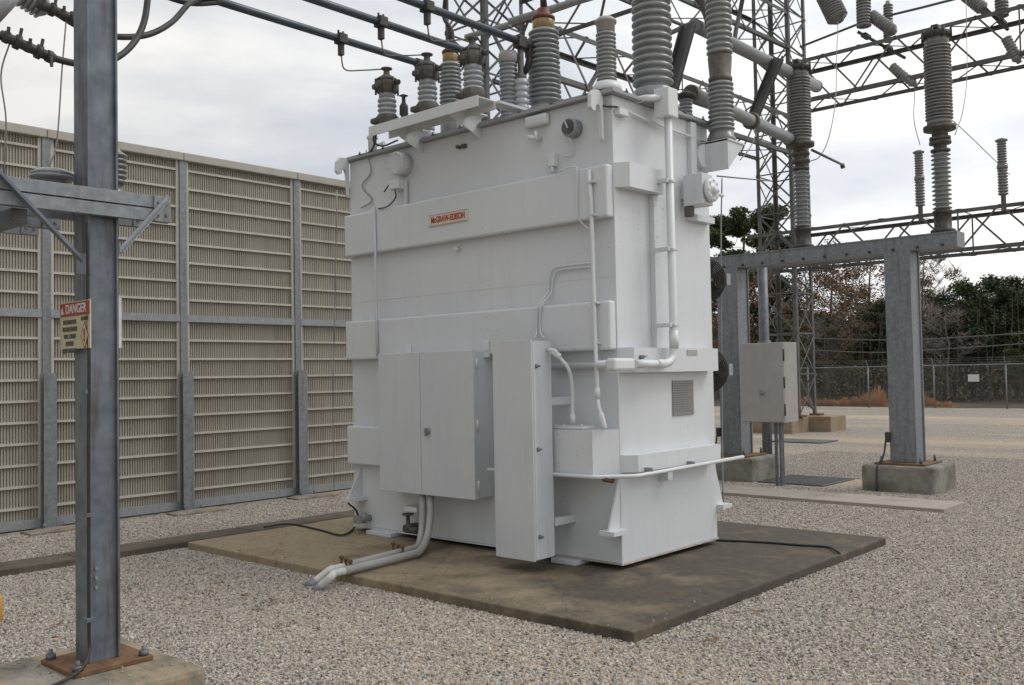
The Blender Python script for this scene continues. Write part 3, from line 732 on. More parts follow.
# top details: vent pipes, bolts
c = at(353, 152, X=7.0)
P(MB().lathe((c.x, 8.4, ZT+.03), [(.05, 0), (.05, .2), (.065, .21), (.065, .24), (.0, .25)], 14).cyl((c.x, 8.4, ZT+.15), (c.x, 8.2, ZT+.16), .02, 8), 'vent_pipe', 'white_clean')
P(MB().lathe((7.3, 8.1, ZT+.03), [(.1, 0), (.1, .14), (.05, .2), (0, .2)], 18), 'manhole_cover', 'white_clean')
P(MB().box(7.05, 7.35, 5.75, 6.35, ZT+.03, ZT+.10, .01), 'manhole_cover', 'white_clean')
P(MB().tube(smooth_path([at(376, 130, X=SX+.03), at(375, 142, X=6.6), at(370, 152, X=6.78), at(358, 158, X=6.80)], 5), .012, 8), 'ground_lead', 'dark')
P(MB().tube(smooth_path([at(374, 134, X=SX+.03), at(374, 142, X=6.5), at(383, 146, X=6.6), at(398, 140, X=6.75)], 5), .010, 8), 'ground_lead', 'dark')
P(MB().tube(smooth_path([at(590, 98, X=6.77), at(604, 106, X=6.77), at(617, 107, Y=Y0-.03), at(628, 113, Y=Y0-.03)], 4), .009, 6), 'ground_lead', 'dark')
P(MB().tube([at(628, 112, Y=Y0-.04), at(664, 127, Y=Y0-.04), at(708, 143, Y=Y0-.04)], .013, 8), 'capillary_tube', 'white_clean')
P(MB().box(*sorted((at(617, 114, Y=Y0-.03).x, at(626, 114, Y=Y0-.03).x)), Y0-.06, Y0, at(618, 113, Y=Y0).z-.03, at(618, 113, Y=Y0).z+.03, .004), 'bracket', 'white')
# right arrester on its bracket
ab = at(722, 143, Y=4.7)
AX, AY, AZ = ab.x, ab.y, ab.z
z1_ = at(722, 82, X=AX).z; z2_ = at(720, 55, X=AX).z
m = MB().cyl((X1-.02, Y0+.25, AZ-.13), (AX-.10, AY+.1, AZ-.13), .13, 20)
P(m, 'arrester_arm', 'white')
m = MB().box(AX-.14, AX-.125, AY-.14, AY+.16, AZ-.30, AZ+.005); m.box(AX-.14, AX+.2, AY-.15, AY+.16, AZ-.02, AZ, .002)
m.prism([(AX-.125, AY-.14, AZ-.02), (AX+.18, AY-.14, AZ-.02), (AX-.125, AY-.14, AZ-.29)], (0, 0, 0), (0, .01, 0))
P(m, 'arrester_bracket', 'white_box')
h1 = z1_-AZ; h2 = z2_-AZ
bushing('surge_arrester', (AX, AY, AZ), [
    ('', 'porc', [(.12, 0), (.115, .10)]+sheds(.12, h1, .105, .130, 11)+sheds(h2, h2+1.0, .105, .130, 17)),
    ('base_flange', 'porc_dark', [(.14, 0), (.14, .04), (.12, .06), (.12, .11), (0, .12)]),
    ('middle_flange', 'cap', [(0, h1-.005), (.115, h1), (.12, h1+.04), (.105, h1+.05), (.12, h2-.03), (.11, h2), (0, h2+.01)])])
# radiators and fans at the back
for k in range(9):
    P(MB().box(X1+.06, X1+.2, 5.55+k*.3, 5.60+k*.3, .9, 3.3, .01), 'radiator_panel', 'white')
P(MB().cyl((X1+.07, Y0+.10, .95), (X1+.07, Y0+.10, 3.5), .05, 12), 'radiator_header', 'cap')
for zz in (at(718, 280, X=8.72).z, at(718, 370, X=8.72).z):
    cy = 5.07
    q = MB(); c = Vector((8.68, cy, zz)); r_ = .22
    for rr in (.22, .2, .18, .16, .14, .12, .1, .08):
        q.tube([c+Vector((0, rr*math.cos(t*math.pi/12), rr*math.sin(t*math.pi/12))) for t in range(25)], .008, 6)
    for t in range(12): q.cyl(c, c+Vector((0, r_*math.cos(t*math.pi/6), r_*math.sin(t*math.pi/6))), .005, 5)
    fan = P(q, 'cooling_fan', 'dark')
    q = MB()
    q.cyl(c+Vector((.03, 0, 0)), c+Vector((.11, 0, 0)), .05, 12)
    for t in range(5):
        a_ = t*2*math.pi/5; d1 = Vector((0, math.cos(a_), math.sin(a_))); d2 = Vector((0, math.cos(a_+.5), math.sin(a_+.5)))
        q.add([c+Vector((.03, 0, 0))+d1*.04, c+Vector((.08, 0, 0))+d2*.04, c+Vector((.09, 0, 0))+d2*.2, c+Vector((.03, 0, 0))+d1*.2], [(0, 1, 2, 3)])
        q.add([c+Vector((.034, 0, 0))+d1*.04, c+Vector((.084, 0, 0))+d2*.04, c+Vector((.094, 0, 0))+d2*.2, c+Vector((.034, 0, 0))+d1*.2], [(0, 1, 2, 3)])
    q.build('fan_blades', 'dark', T, fan)
    MB().bar((X1-.01, 5.0, zz), (8.66, 5.0, zz), .03).box(8.72, 8.8, 4.86, 4.92, zz-.06, zz+.06, .004).build('fan_mount', 'galv_light', T, fan)
# valves bottom left
c = at(368, 518, X=X0-.03)
P(MB().cyl((X0, c.y, c.z), (X0-.16, c.y, c.z), .035, 12).cyl((X0-.08, c.y, c.z-.05), (X0-.08, c.y, c.z+.06), .03, 10).box(X0-.2, X0-.15, c.y-.05, c.y+.05, c.z-.04, c.z+.04, .006), 'sampling_valve', 'galv_light')
c = at(408, 520, X=X0-.12)
P(MB().cyl((X0, c.y, c.z-.08), (X0-.16, c.y, c.z-.08), .04, 12).cyl((X0-.12, c.y, c.z-.1), (X0-.12, c.y, c.z+.06), .022, 10).lathe((X0-.12, c.y, c.z+.05), [(.06, 0), (.065, .01), (.06, .02)], 14).cyl((X0-.12, c.y-.14, c.z-.1), (X0-.12, c.y+.05, c.z-.1), .035, 10), 'drain_valve', 'cap')
c = at(372, 420, X=X0-.12); P(MB().tube(smooth_path([(X0-.05, cyl_-.02, c.z+.14), (X0-.08, cyl_+.10, c.z+.05), (X0-.06, cyl_+.10, c.z-.08), (X0-.05, cyl_+.02, c.z-.10), (X0-.05, cyl_-.05, c.z)], 5), .009, 8), 'sensor_wire', 'dark')
P(MB().cyl((X0, cyl_+.02, 1.72), (X0-.05, cyl_+.02, 1.72), .06, 16), 'dial_gauge', 'rust')

# conduits running from cabinet into gravel (strapped to the pad)
yC = at(422, 497, X=6.62).y
for k in range(2):
    rr_ = .036; zp = PZ+rr_+.012
    a = at(405, 551+5*k, Z=zp); b = at(344, 566.5+4.5*k, Z=zp); y2 = at(422.5+8*k, 500, X=6.60).y
    top = Vector((6.60, y2, cz0-.012)); dn = Vector((6.60, y2, .44))
    hz_ = (a-b).normalized(); cor = Vector((6.55, a.y+.16, zp))
    cor = a+hz_*.18; cor.z = zp
    path = [top, dn]+[(1-t)**2*dn+2*t*(1-t)*((dn*.55+cor*.45)*Vector((1, 1, 0)).length*0+Vector((dn.x*.85+cor.x*.15, dn.y*.85+cor.y*.15, zp-.01)))+t*t*cor for t in [i/8 for i in range(1, 9)]]+[a, b]
    q = solo(MB().tube(path, rr_, 14), 'conduit_pipe', 'sheet_gray', 'grey conduit curving from the cabinet over the pad edge, %s' % ('rear one of the pair' if k == 0 else 'front one of the pair'), 'conduit', (a.x, a.y, 0), 'conduits from the cabinet into the gravel')
    e_ = at(330+2*k, 570+6*k, Z=PZ+.05); f = at(309+7*k, 586+4*k, Z=.0)
    loc = Vector(q.location)
    for nm_, mt_, pts_, r__ in (('white_sleeve', 'sign_white', smooth_path([b+hz_*.03, b-hz_*.12, e_, f.lerp(e_, .25)], 5), .033), ('end_collar', 'galv', [f.lerp(e_, .3), f+(f-e_)*.12], .037)):
        mm = MB().tube([Vector(p_)-loc for p_ in pts_], r__, 14); oo = mm.build(nm_, mt_); oo.parent = q
m = MB()
for (px_, py_) in ((346, 571), (398, 556)):
    c = at(px_, py_, Z=PZ+.01)
    d_ = Vector((.35, 1, 0)).normalized()
    m = MB().bar(c-d_*.16, c+d_*.16, .06, .014)
    for s_ in (-.12, -.0, .12):
        m.cyl(c+d_*s_, c+d_*s_+Vector((0, 0, .12)), .013, 8)
        m.lathe(c+d_*s_+Vector((0, 0, .095)), [(.024, 0), (.024, .018)], 6)
    solo(m, 'pipe_strap', 'rust', 'rusty strap and bolts holding the conduits down, %s' % ('the one nearer the pad edge' if px_ < 370 else 'the one nearer the transformer'), 'pipe strap', tuple(c), 'pipe straps on the pad')
# loose ground cables
def cable(name, pts, r, mat, label, cat='cable', group=None, n=6):
    pts = [Vector(p) for p in pts]
    return solo(MB().tube(smooth_path(pts, n), r, 8), name, mat, label, cat, tuple(pts[0]), group)
cable('ground_cable', [at(264, 527, Z=.09), at(290, 524, Z=PZ+.012), at(320, 530, Z=PZ+.012), at(343, 535, Z=PZ+.02), at(356, 525, X=6.9), at(357, 512, X=6.72), at(348, 503, X=6.7)], .011, 'black', 'thin black cable looping over the left end of the pad')
cable('ground_cable', [at(716, 540, Z=PZ+.012), at(760, 542, Z=PZ+.012), at(800, 545, Z=PZ+.012), at(828, 547, Z=PZ+.014), at(838, 552, Z=PZ+.02), at(842, 557, Z=.02)], .011, 'black', 'thin black cable crossing the right end of the pad')
cable('hanging_wire', [at(722, 178, X=8.95), at(721, 250, X=8.95), at(722, 400, X=8.95), at(723, 505, X=8.95)], .008, 'galv_light', 'thin upright grey wire just right of the white transformer', 'wire')
cable('hanging_wire', [at(717, 176, X=8.93), at(760, 180, X=11.0), at(771, 181, X=13)], .008, 'wire', 'thin wire reaching from the transformer toward the lattice tower', 'wire')
cable('hanging_wire', [at(740, 160, X=9.05), at(750, 148, X=9.6), at(757, 132, X=10.4)], .006, 'wire', 'short curved wire hanging beside the right arrester bracket', 'wire')
cable('hanging_wire', [at(337, 190, X=7.0), at(335, 300, X=7.1), at(333, 400, X=7.2), at(334, 488, X=7.2)], .006, 'galv_light', 'thin wire hanging at the far left edge of the transformer', 'wire')

# ------------------------------------------------------------------ bus pipes
for i, (y, xe, pc_, tapc) in enumerate(((7.64, 7.15, 341, 45), (7.0, 7.28, 381, 25), (6.40, 7.46, 427, 5))):
    xs = [-.6, -.6, -.6][i]
    root = thing('bus_pipe', ['lowest and leftmost of the three grey bus pipes above the transformer', 'middle one of the three grey bus pipes above the transformer', 'highest and rightmost of the three grey bus pipes above the transformer'][i], 'bus pipe', (xe, y, BZ), 'bus pipes above the transformer')
    m = MB().tube([(3.2-.0*i, y, BZ+.0), (5, y, BZ-.003), (xe+.06, y, BZ)], .038, 16); m.build('pipe', 'pipe', root)
    c = at(pc_, tapc, Y=y); c.z = BZ
    q = MB().box(c.x-.05, c.x+.05, y-.055, y+.055, BZ-.05, BZ+.05, .008).box(c.x-.022, c.x+.022, y-.03, y+.03, BZ-.17, BZ-.05, .006).cyl((c.x-.03, y, BZ+.05), (c.x-.03, y, BZ+.085), .012, 6).cyl((c.x+.03, y, BZ+.05), (c.x+.03, y, BZ+.085), .012, 6)
    q.build('clamp', 'dark', root)
    tp = Vector(tops[i]); st = Vector((c.x, y, BZ-.17))
    q = MB().tube(smooth_path([st, st+Vector((.03, -.02, -.14)), st.lerp(tp, .45)+Vector((0, 0, -.09)), tp], 6), .008, 6); q.build('jumper_wire', 'wire', root)
    q = MB().cyl((xe-.16, y, BZ), (xe+.1, y, BZ), .052, 14, .01); q.box(xe-.03, xe+.08, y-.035, y+.035, BZ-.14, BZ, .01)
    q.build('end_fitting', 'dark', root)

# flexible leads rising from the HV bushings (dark)
bb = at(545, 14, X=7.65)
cable('flexible_lead', [at(545, 14, X=7.65), at(545, 4, X=7.65), at(540, -12, X=7.5), at(520, -30, X=7.3)], .022, 'dark', 'dark flexible lead rising from the middle red capped bushing', 'lead')
cable('flexible_lead', [at(452, 54, X=7.65), at(452, 32, X=7.65), at(445, 20, X=7.6), at(444, 12, X=7.6), at(446, -10, X=7.5), at(446, -30, X=7.5)], .024, 'dark', 'dark kinked lead rising from the left red capped bushing', 'lead')
cable('flexible_lead', [at(524, 46, X=7.46), at(529, 56, X=7.46), at(527, 68, X=7.46), at(521, 76, X=7.46)], .035, 'dark', 'short thick dark braid dropping from the highest bus pipe', 'lead')

# ------------------------------------------------------------------ left near column with platform
cc = at(89.5, 664, Z=.2); CX, CYY = cc.x, cc.y; w = .182
Lr = thing('steel_column', 'near galvanised steel column with rusty base plate at the left', 'steel column', (CX+w/2, CYY+w/2, .17))
m = MB().box(CX, CX+.014, CYY, CYY+w, .20, 6.2, .003).box(CX+w-.014, CX+w, CYY, CYY+w, .20, 6.2, .003).box(CX+.0141, CX+w-.0141, CYY+.022, CYY+.032, .20, 6.2); m.build('shaft', 'galv_rusty', Lr)
m = MB()
bp = [at(52, 663, Z=.195), at(81, 677, Z=.195), at(147, 660, Z=.195)]
m.box(CX-.14, CX+w+.14, CYY-.12, CYY+w+.14, .171, .199, .004); m.build('base_plate', 'rust', Lr)
for dx, dy in ((-.1, -.08), (w+.1, -.08), (-.1, w+.1), (w+.1, w+.1)):
    MB().cyl((CX+dx, CYY+dy, .199), (CX+dx, CYY+dy, .255), .012, 8).lathe((CX+dx, CYY+dy, .20), [(.028, 0), (.028, .03)], 6).build('anchor_bolt', 'galv_rusty', Lr)
q = MB()
for k in range(3): q.cyl((CX+.05, CYY+.016, .62+.055*k), (CX+.05, CYY+.022, .62+.055*k), .009, 8)
q.build('rivet', 'galv_light', Lr)
# platform channels along X (front and back) and cross beams
zt = at(171, 196, Y=CYY-.08).z; zb2 = at(171, 227, Y=CYY-.08).z; zt2 = at(20, 178, Y=CYY-.08).z
print('platform z', zt, zb2, zt2, at(0, 208, Y=CYY-.08).z, 'col', CX, CYY)
PXE = at(172, 210, Y=CYY-.08).x
zp1, zp0 = (zt+zt2)/2, (zt+zt2)/2-.155
def channel_pair(y, x0, x1, nm='platform_beam'):
    q = MB()
    for z0 in (zp0, zp0+.082):
        q.box(x0, x1, y-.004, y+.004, z0, z0+.073); q.box(x0, x1, y+.004, y+.05, z0+.067, z0+.073); q.box(x0, x1, y+.004, y+.05, z0, z0+.006)
    q.box(x1-.11, x1-.004, y-.012, y-.004, zp0, zp1, .001)
    for a_ in (.03, .08):
        for b_ in (.04, .115): q.cyl((x1-a_, y-.022, zp0+b_), (x1-a_, y-.012, zp0+b_), .01, 6)
    return q.build(nm, 'galv', Lr)
channel_pair(CYY-.06, .3, PXE); channel_pair(CYY+w+.02, .3, PXE)
for dy_ in (.62, .95, 1.3, 1.9): channel_pair(CYY+dy_, .3, CX-.05 if dy_ > 1 else CX+.1)
for x in (1.15, 1.62, 2.05):
    MB().box(x-.04, x+.04, CYY-.0, CYY+1.2, zp0-.075, zp0-.004).box(x-.05, x+.05, CYY, CYY+1.2, zp0-.083, zp0-.076).build('cross_beam', 'galv_rusty', Lr)
MB().angle((PXE-.03, CYY-.075, zp1-.03), (CX+w-.03, CYY-.075, at(118, 254, Y=CYY-.07).z), .04, .006, (0, -1, 0), (0, 0, 1)).build('brace', 'galv_light', Lr)
bl = at(0, 181, Y=CYY-.07); br = at(76, 262, Y=CYY-.07)
MB().angle((bl.x-.25, CYY-.075, bl.z+.26), (br.x+.02, CYY-.075, br.z), .045, .006, (0, -1, 0), (0, 0, 1)).build('brace', 'galv_rusty', Lr)
MB().box(CX-.07, CX+.02, CYY-.012, CYY-.003, br.z-.06, br.z+.06).build('gusset', 'galv_rusty', Lr)
cwx, cwy = CX-.022, CYY-.02
p = [(CX-.02, CYY-.045, zp0-.05), (CX-.02, CYY-.045, 2.2), (CX-.022, CYY-.06, 1.9), (CX-.02, CYY-.045, 1.4), (CX-.02, CYY-.04, .45), (CX-.03, CYY-.06, .28), (CX-.12, CYY-.12, .205), (CX-.35, CYY-.2, .185), (CX-.6, CYY-.1, .185)]
MB().tube(smooth_path(p, 5), .010, 8).build('ground_wire', 'black', Lr)
m = MB()
for zz in (.46, 1.05, 1.75): m.box(CX-.04, CX+.01, CYY-.06, CYY-.001, zz-.012, zz+.012, .002)
m.build('wire_clamp', 'galv_rusty', Lr)
m = MB().box(1.86, 2.88, 4.98, 6.02, -.1, .17, .035)
solo(m, 'column_footing', 'conc', 'rounded concrete footing under the near left steel column', 'footing', (2.4, 5.5, 0))
# platform insulators
c = at(52, 180, Y=CYY+.3); hb_ = max(0, c.z-zp1)
solo(MB().lathe((c.x, c.y, zp1), [(.08, 0), (.08, hb_), (.115, hb_), (.125, hb_+.01), (.125, hb_+.018), (.11, hb_+.024), (.12, hb_+.03), (.118, hb_+.04), (.08, hb_+.06), (.03, hb_+.07), (.0, hb_+.07)], 28), 'insulator_base', 'porc', 'flat round grey insulator disc on the left platform', 'insulator', (c.x, c.y, zp1))
c = at(115, 184, Y=CYY+.6); hb_ = max(0.01, c.z-zp1)
solo(MB().lathe((c.x, c.y, zp1), [(.05, 0), (.05, hb_)]+sheds(hb_, hb_+.21, .05, .075, 6)+[(.03, hb_+.23), (0, hb_+.23)], 24), 'post_insulator', 'porc_dark', 'small ribbed post insulator behind the near steel column', 'insulator', (c.x, c.y, zp1))
cable('hanging_wire', [at(10, 42, Y=6.2), at(1, 75, Y=6.2), at(6, 120, Y=6.1), at(4, 176, Y=CYY+.5)], .005, 'wire', 'thin wire dropping at the left picture edge to the platform', 'wire')
cable('hanging_wire', [at(66, 22, Y=6.4), at(62, 70, Y=6.3), at(57, 140, Y=6.1), at(49, 168, Y=CYY+.45)], .005, 'wire', 'thin wire dropping to the round insulator on the platform', 'wire')
# danger sign
sxp = CX-.012-.012
a = at(61, 350, X=sxp); b = at(90.5, 299, X=sxp)
sy0, sy1, sz0, sz1 = b.y, a.y, a.z-.0, b.z
sg = thing('danger_sign', 'cream warning sign with red DANGER header on the near steel column', 'sign', (sxp, (sy0+sy1)/2, sz0))
MB().box(sxp-.004, sxp+.004, sy0, sy1, sz0, sz1, .001).build('sign_plate', 'sign_cream', sg)
hz = sz1-.085
MB().box(sxp-.0065, sxp-.004, sy0+.006, sy1-.006, hz, sz1-.006).build('red_header', 'sign_red', sg)
ycn = (sy0+sy1)/2
text_mesh('DANGER', .075, 'sign_white', 'header_text', (sxp-.0075, ycn-.022, (hz+sz1)/2-.003), (0, -1, 0), (0, 0, 1), sg, sg, (sy1-sy0)*.68, bold=.001)
MB().prism([(sxp-.007, sy1-.02, hz+.015), (sxp-.007, sy1-.055, hz+.015), (sxp-.007, sy1-.0375, hz+.06)], (0, 0, 0), (-.0015, 0, 0)).build('warning_triangle', 'sign_white', sg)
for k, (s_, f_) in enumerate((('HAZARDOUS', .44), ('VOLTAGE INSIDE', .5), ('WILL CAUSE', .4), ('SEVERE', .26), ('INJURY OR DEATH', .5))):
    text_mesh(s_, .034, 'ink', 'sign_text', (sxp-.0055, ycn+.065, hz-.035-k*.042), (0, -1, 0), (0, 0, 1), sg, sg, (sy1-sy0)*f_, bold=.001)
yd = sy0+.065; zd = hz-.12
MB().prism([(sxp-.004, yd, zd+.085), (sxp-.004, yd+.052, zd), (sxp-.004, yd, zd-.085), (sxp-.004, yd-.052, zd)], (0, 0, 0), (-.002, 0, 0)).build('hazard_diamond', 'sign_red', sg)
MB().prism([(sxp-.0062, yd, zd+.068), (sxp-.0062, yd+.041, zd), (sxp-.0062, yd, zd-.068), (sxp-.0062, yd-.041, zd)], (0, 0, 0), (-.001, 0, 0)).build('diamond_field', 'sign_cream', sg)
text_mesh('!', .10, 'sign_red', 'hazard_mark', (sxp-.008, yd, zd), (0, -1, 0), (0, 0, 1), sg, sg, bold=.003)
text_mesh('NOTICE', .03, 'ink', 'sign_text', (sxp-.0055, yd, hz-.022), (0, -1, 0), (0, 0, 1), sg, sg, .09, bold=.001)
a = at(117, 348, Y=CYY+w+.01); b = at(121, 298, Y=CYY+w+.01)
solo(MB().box(CX+.02, b.x, CYY+w+.002, CYY+w+.008, a.z, b.z, .001), 'blank_sign', 'sign_white', 'narrow white edge of a sign fixed behind the near steel column', 'sign', (CX+.1, CYY+w, a.z))

# thick black leads upper left
cable('power_lead', [at(-20, 32, Y=6.2), at(8, 38, Y=6.2), at(35, 50, Y=6.25), at(60, 60, Y=6.3), at(85, 64, Y=6.4), at(112, 60, Y=6.5), at(132, 45, Y=6.6), at(144, 22, Y=6.7), at(149, -12, Y=6.8)], .024, 'black', 'lower of two thick black leads looping behind the near steel column', 'power lead')
cable('power_lead', [at(40, 2, Y=6.6), at(58, 14, Y=6.65), at(78, 26, Y=6.7), at(100, 34, Y=6.8), at(125, 37, Y=6.9), at(150, 34, Y=7.0), at(172, 22, Y=7.1), at(190, 3, Y=7.3), at(205, -2, Y=7.5), at(222, 2, Y=7.64)], .024, 'black', 'upper of two thick black leads curving to the lowest bus pipe', 'power lead')
cable('power_lead', [at(158, -6, Y=7.3), at(190, 3, Y=7.45), at(222, 2, Y=7.64)], .026, 'black', 'short thick black lead joining the lowest bus pipe at the top edge', 'power lead')
for (px_, py_, yy) in ((28, 47, 6.2), (62, 14, 6.6)):
    c = at(px_, py_, Y=yy); q = MB()
    dd = (at(px_+20, py_+9, Y=yy)-c).normalized()
    q.cyl(c-dd*.17, c+dd*.17, .032, 10, .006)
    for k, (rr_, hh2) in enumerate(((.042, .03), (.05, .055), (.038, .02), (.05, .05), (.043, -.05))):
        cc_ = c+dd*.066*(k-2); q.cyl(cc_-dd*.017, cc_+dd*.017, rr_, 8, .006)
        q.bar(cc_+Vector((0, -.03, 0)), cc_+Vector((.012*(k % 2), -.04, hh2+math.copysign(.025, hh2))), .016)
    solo(q, 'lead_connector', 'dark', 'lumpy dark bolted connector on the %s thick black lead' % ('lower' if py_ > 20 else 'upper'), 'connector', tuple(c))
ia = at(12, -12, Y=6.9); ib = at(44, 8, Y=6.9)
solo(MB().lathe(ia, sheds(0, (ib-ia).length, .07, .095, 7)+[(.04, (ib-ia).length+.03)], 20, (ib-ia)), 'tilted_insulator', 'porc', 'pale tilted ribbed insulator at the top left corner', 'insulator', tuple(ia))
solo(MB().tube([at(-12, 24, Y=6.7), at(22, -12, Y=6.7)], .045, 14), 'support_tube', 'porc', 'pale slanted tube at the top left corner', 'tube', tuple(at(-12, 24, Y=6.7)))
c = at(0, 622, Z=0); 
solo(MB().cyl((c.x-.02, c.y+.0, 0), (c.x-.02, c.y, .2), .035, 14, .006), 'marker_post', 'orange', 'short orange marker post at the left picture edge', 'post', (c.x-.02, c.y, 0))

# ------------------------------------------------------------------ right hand support frame
BX = 14.35
Fm = thing('steel_gantry', 'heavy grey steel beam on two columns right of the transformer', 'steel frame', (BX, 6.5, .38))
zb_b = (at(965, 247, X=BX-.18).z+at(720, 268, X=BX-.18).z)/2; zb_t = (at(965, 232, X=BX-.18).z+at(720, 254, X=BX-.18).z)/2
yA, yB = at(957, 240, X=BX-.18).y, 8.75
q = MB(); q.box(BX-.18, BX+.18, yA, yB, zb_t-.02, zb_t); q.box(BX-.18, BX+.18, yA, yB, zb_b, zb_b+.02); q.box(BX-.17, BX-.155, yA, yB, zb_b+.02, zb_t-.02); q.box(BX+.155, BX+.17, yA, yB, zb_b+.02, zb_t-.02); q.box(BX-.155, BX+.155, yA, yA+.01, zb_b+.02, zb_t-.02)
q.build('beam', 'galv', Fm)
q = MB()
for y in np.arange(yA+.2, yB, .35): q.cyl((BX-.2, y, zb_b+.04), (BX-.17, y, zb_b+.04), .02, 6)
q.build('bolts', 'dark', Fm)
for y0, y1 in ((at(914, 400, X=BX-.2).y-.0, at(889, 400, X=BX-.2).y), (at(742, 400, X=BX-.2).y, at(718, 400, X=BX-.2).y)):
    yc = (y0+y1)/2; h_ = .19
    q = MB().box(BX-.2, BX-.17, yc-h_, yc+h_, .41, zb_b-.003, .004).box(BX+.17, BX+.2, yc-h_, yc+h_, .41, zb_b-.003, .004).box(BX-.169, BX+.169, yc-h_+.022, yc-h_+.034, .41, zb_b-.003).box(BX-.169, BX+.169, yc+h_-.034, yc+h_-.022, .41, zb_b-.003)
    q.build('column', 'galv', Fm)
    q = MB().box(BX-.38, BX+.38, yc-.36, yc+.36, .381, .408, .004)
    pe = q.build('base_plate', 'rust', Fm)
    for sx in (-.3, .3):
        for sy in (-.28, .28): MB().cyl((BX+sx, yc+sy, .408), (BX+sx, yc+sy, .50), .02, 8).build('anchor_bolt', 'galv_rusty', Fm)
    lab = 'right of the equipment box under the free standing column' if yc < 6.5 else 'behind the transformer corner under the left column'
    solo(MB().box(BX-.48, BX+.48, yc-.52, yc+.52, -.05, .38, .035), 'column_footing', 'conc_gray', 'square concrete footing %s' % lab, 'footing', (BX, yc, 0), 'footings of the support frame')
    q = MB().tube(smooth_path([(BX-.26, yc+.22, .75), (BX-.3, yc+.25, .5), (BX-.42, yc+.28, .40), (BX-.50, yc+.28, .3), (BX-.52, yc+.28, 0)], 4), .014, 6)
    q.box(BX-.28, BX-.2, yc+.17, yc+.23, .70, .85, .004)
    q.build('ground_strap', 'dark', Fm)
q = MB().tube([at(700, 262, X=BX-.1), at(712, 262, X=BX-.1)], .1, 8)
# tall instrument insulators on the beam
def tall(px_b, py_b, px_m, px_t, py_mb, py_mt, py_t, label, extra_top=.12):
    c = at(px_b, py_b, X=BX); y = c.y
    zz = lambda px__, p_: at(px__, p_, X=BX).z
    r_l, r_u = .135, .19
    zm0 = zz(px_m, py_mb); zm1 = zz(px_m, py_mt); zt_ = zz(px_t, py_t)
    rt = thing('instrument_insulator', label, 'insulator', (BX, y, zb_t), 'tall insulators on the support frame')
    b_ = (BX, y, zb_t); h = lambda z: z-zb_t
    MB().lathe(b_, [(.17, 0), (.17, .05), (.12, .07), (.12, .28), (.135, .29), (.135, .33), (.10, .34)], 24).build('base', 'dark', rt)
    MB().lathe(b_, sheds(.34, h(zm0), .09, r_l, max(8, int((h(zm0)-.34)/.064)), 0, True), 24).build('lower_porcelain', 'porc', rt)
    MB().lathe(b_, [(.10, h(zm0)), (.135, h(zm0)+.01), (.135, h(zm0)+.04), (.09, h(zm0)+.05), (.09, h(zm0)+.11), (.15, h(zm0)+.12), (.15, h(zm0)+.16), (.11, h(zm0)+.17), (.11, h(zm1)-.22), (.145, h(zm1)-.21), (.145, h(zm1)-.17), (.11, h(zm1)-.16), (.11, h(zm1)-.08), (.22, h(zm1)-.07), (.225, h(zm1)-.01), (.18, h(zm1))], 24).build('middle_fitting', 'dark_fit', rt)
    MB().lathe(b_, [(.17, h(zm1)), (.17, h(zm1)+.08)]+sheds(h(zm1)+.08, h(zt_)-.12, .15, .19, max(8, int((h(zt_)-h(zm1)-.2)/.047)))+[(.165, h(zt_)-.1), (.165, h(zt_)-.02)], 28).build('upper_porcelain', 'porc_dark', rt)
    q_ = MB().lathe(b_, [(.0, h(zt_)-.03), (.2, h(zt_)-.02), (.205, h(zt_)+.05), (.12, h(zt_)+.08), (.06, h(zt_)+.1), (.06, h(zt_)+.16), (0, h(zt_)+.17)], 24)
    for t in range(8):
        a_ = t*math.pi/4; q_.cyl((BX+.2*math.cos(a_), y+.2*math.sin(a_), zt_-.05), (BX+.2*math.cos(a_), y+.2*math.sin(a_), zt_+.09), .018, 6)
    q_.box(BX-.1, BX+.1, y-.05, y+.05, zt_+.1, zt_+.16, .01); q_.build('top_terminal', 'dark', rt)
    return y, zt_
y803, z803 = tall(803, 245, 803, 798, 170, 142, 70, 'tall ribbed grey insulator on the beam in front of the lattice tower')
y939, z939 = tall(943, 225, 943, 940, 152, 125, 36, 'tall ribbed grey insulator at the free end of the beam')

# grey tubes (switch) linking the transformer with the left tall insulator
tA = [at(694, 25, X=9.2), at(816, 86, X=16.6)]
tB = [at(692, 93, X=8.6), at(790, 139, X=14.2)]
sw = thing('disconnect_switch', 'grey tube switch arm frame between the transformer and the tall insulator', 'switch', tuple(tB[1]))
MB().tube(tA, [.075, .11], 16).build('upper_tube', 'graypipe', sw)
MB().tube(tB, [.07, .09], 16).build('lower_tube', 'graypipe', sw)
for (a, b, xs) in (((690, 24), (672, 90), 9.0), ((779, 58), (752, 122), 12.6)):
    p1_ = at(*a, X=xs); p2_ = at(*b, X=xs)
    q = MB(); q.bar(p1_, p2_, .17, .012, (1, 0, 0))
    for o_ in (.079, -.079): q.bar(p1_+Vector((-.036, o_, 0)), p2_+Vector((-.036, o_, 0)), .012, .06, (1, 0, 0))
    q.build('channel_link', 'lattice', sw)
q = MB()
for p_ in (tA[0].lerp(tA[1], .5), tB[0].lerp(tB[1], .5), tA[1], tB[1], tB[0]):
    q = MB().cyl(p_-(tA[1]-tA[0]).normalized()*.06, p_+(tA[1]-tA[0]).normalized()*.06, .115 if p_.x > 9 else .085, 14, .01); q.build('tube_clamp', 'cap', sw)
a = at(651, 42, X=9.6); b = at(690, 24, X=9.0); MB().bar(a, b, .04).build('link_bar', 'lattice', sw)
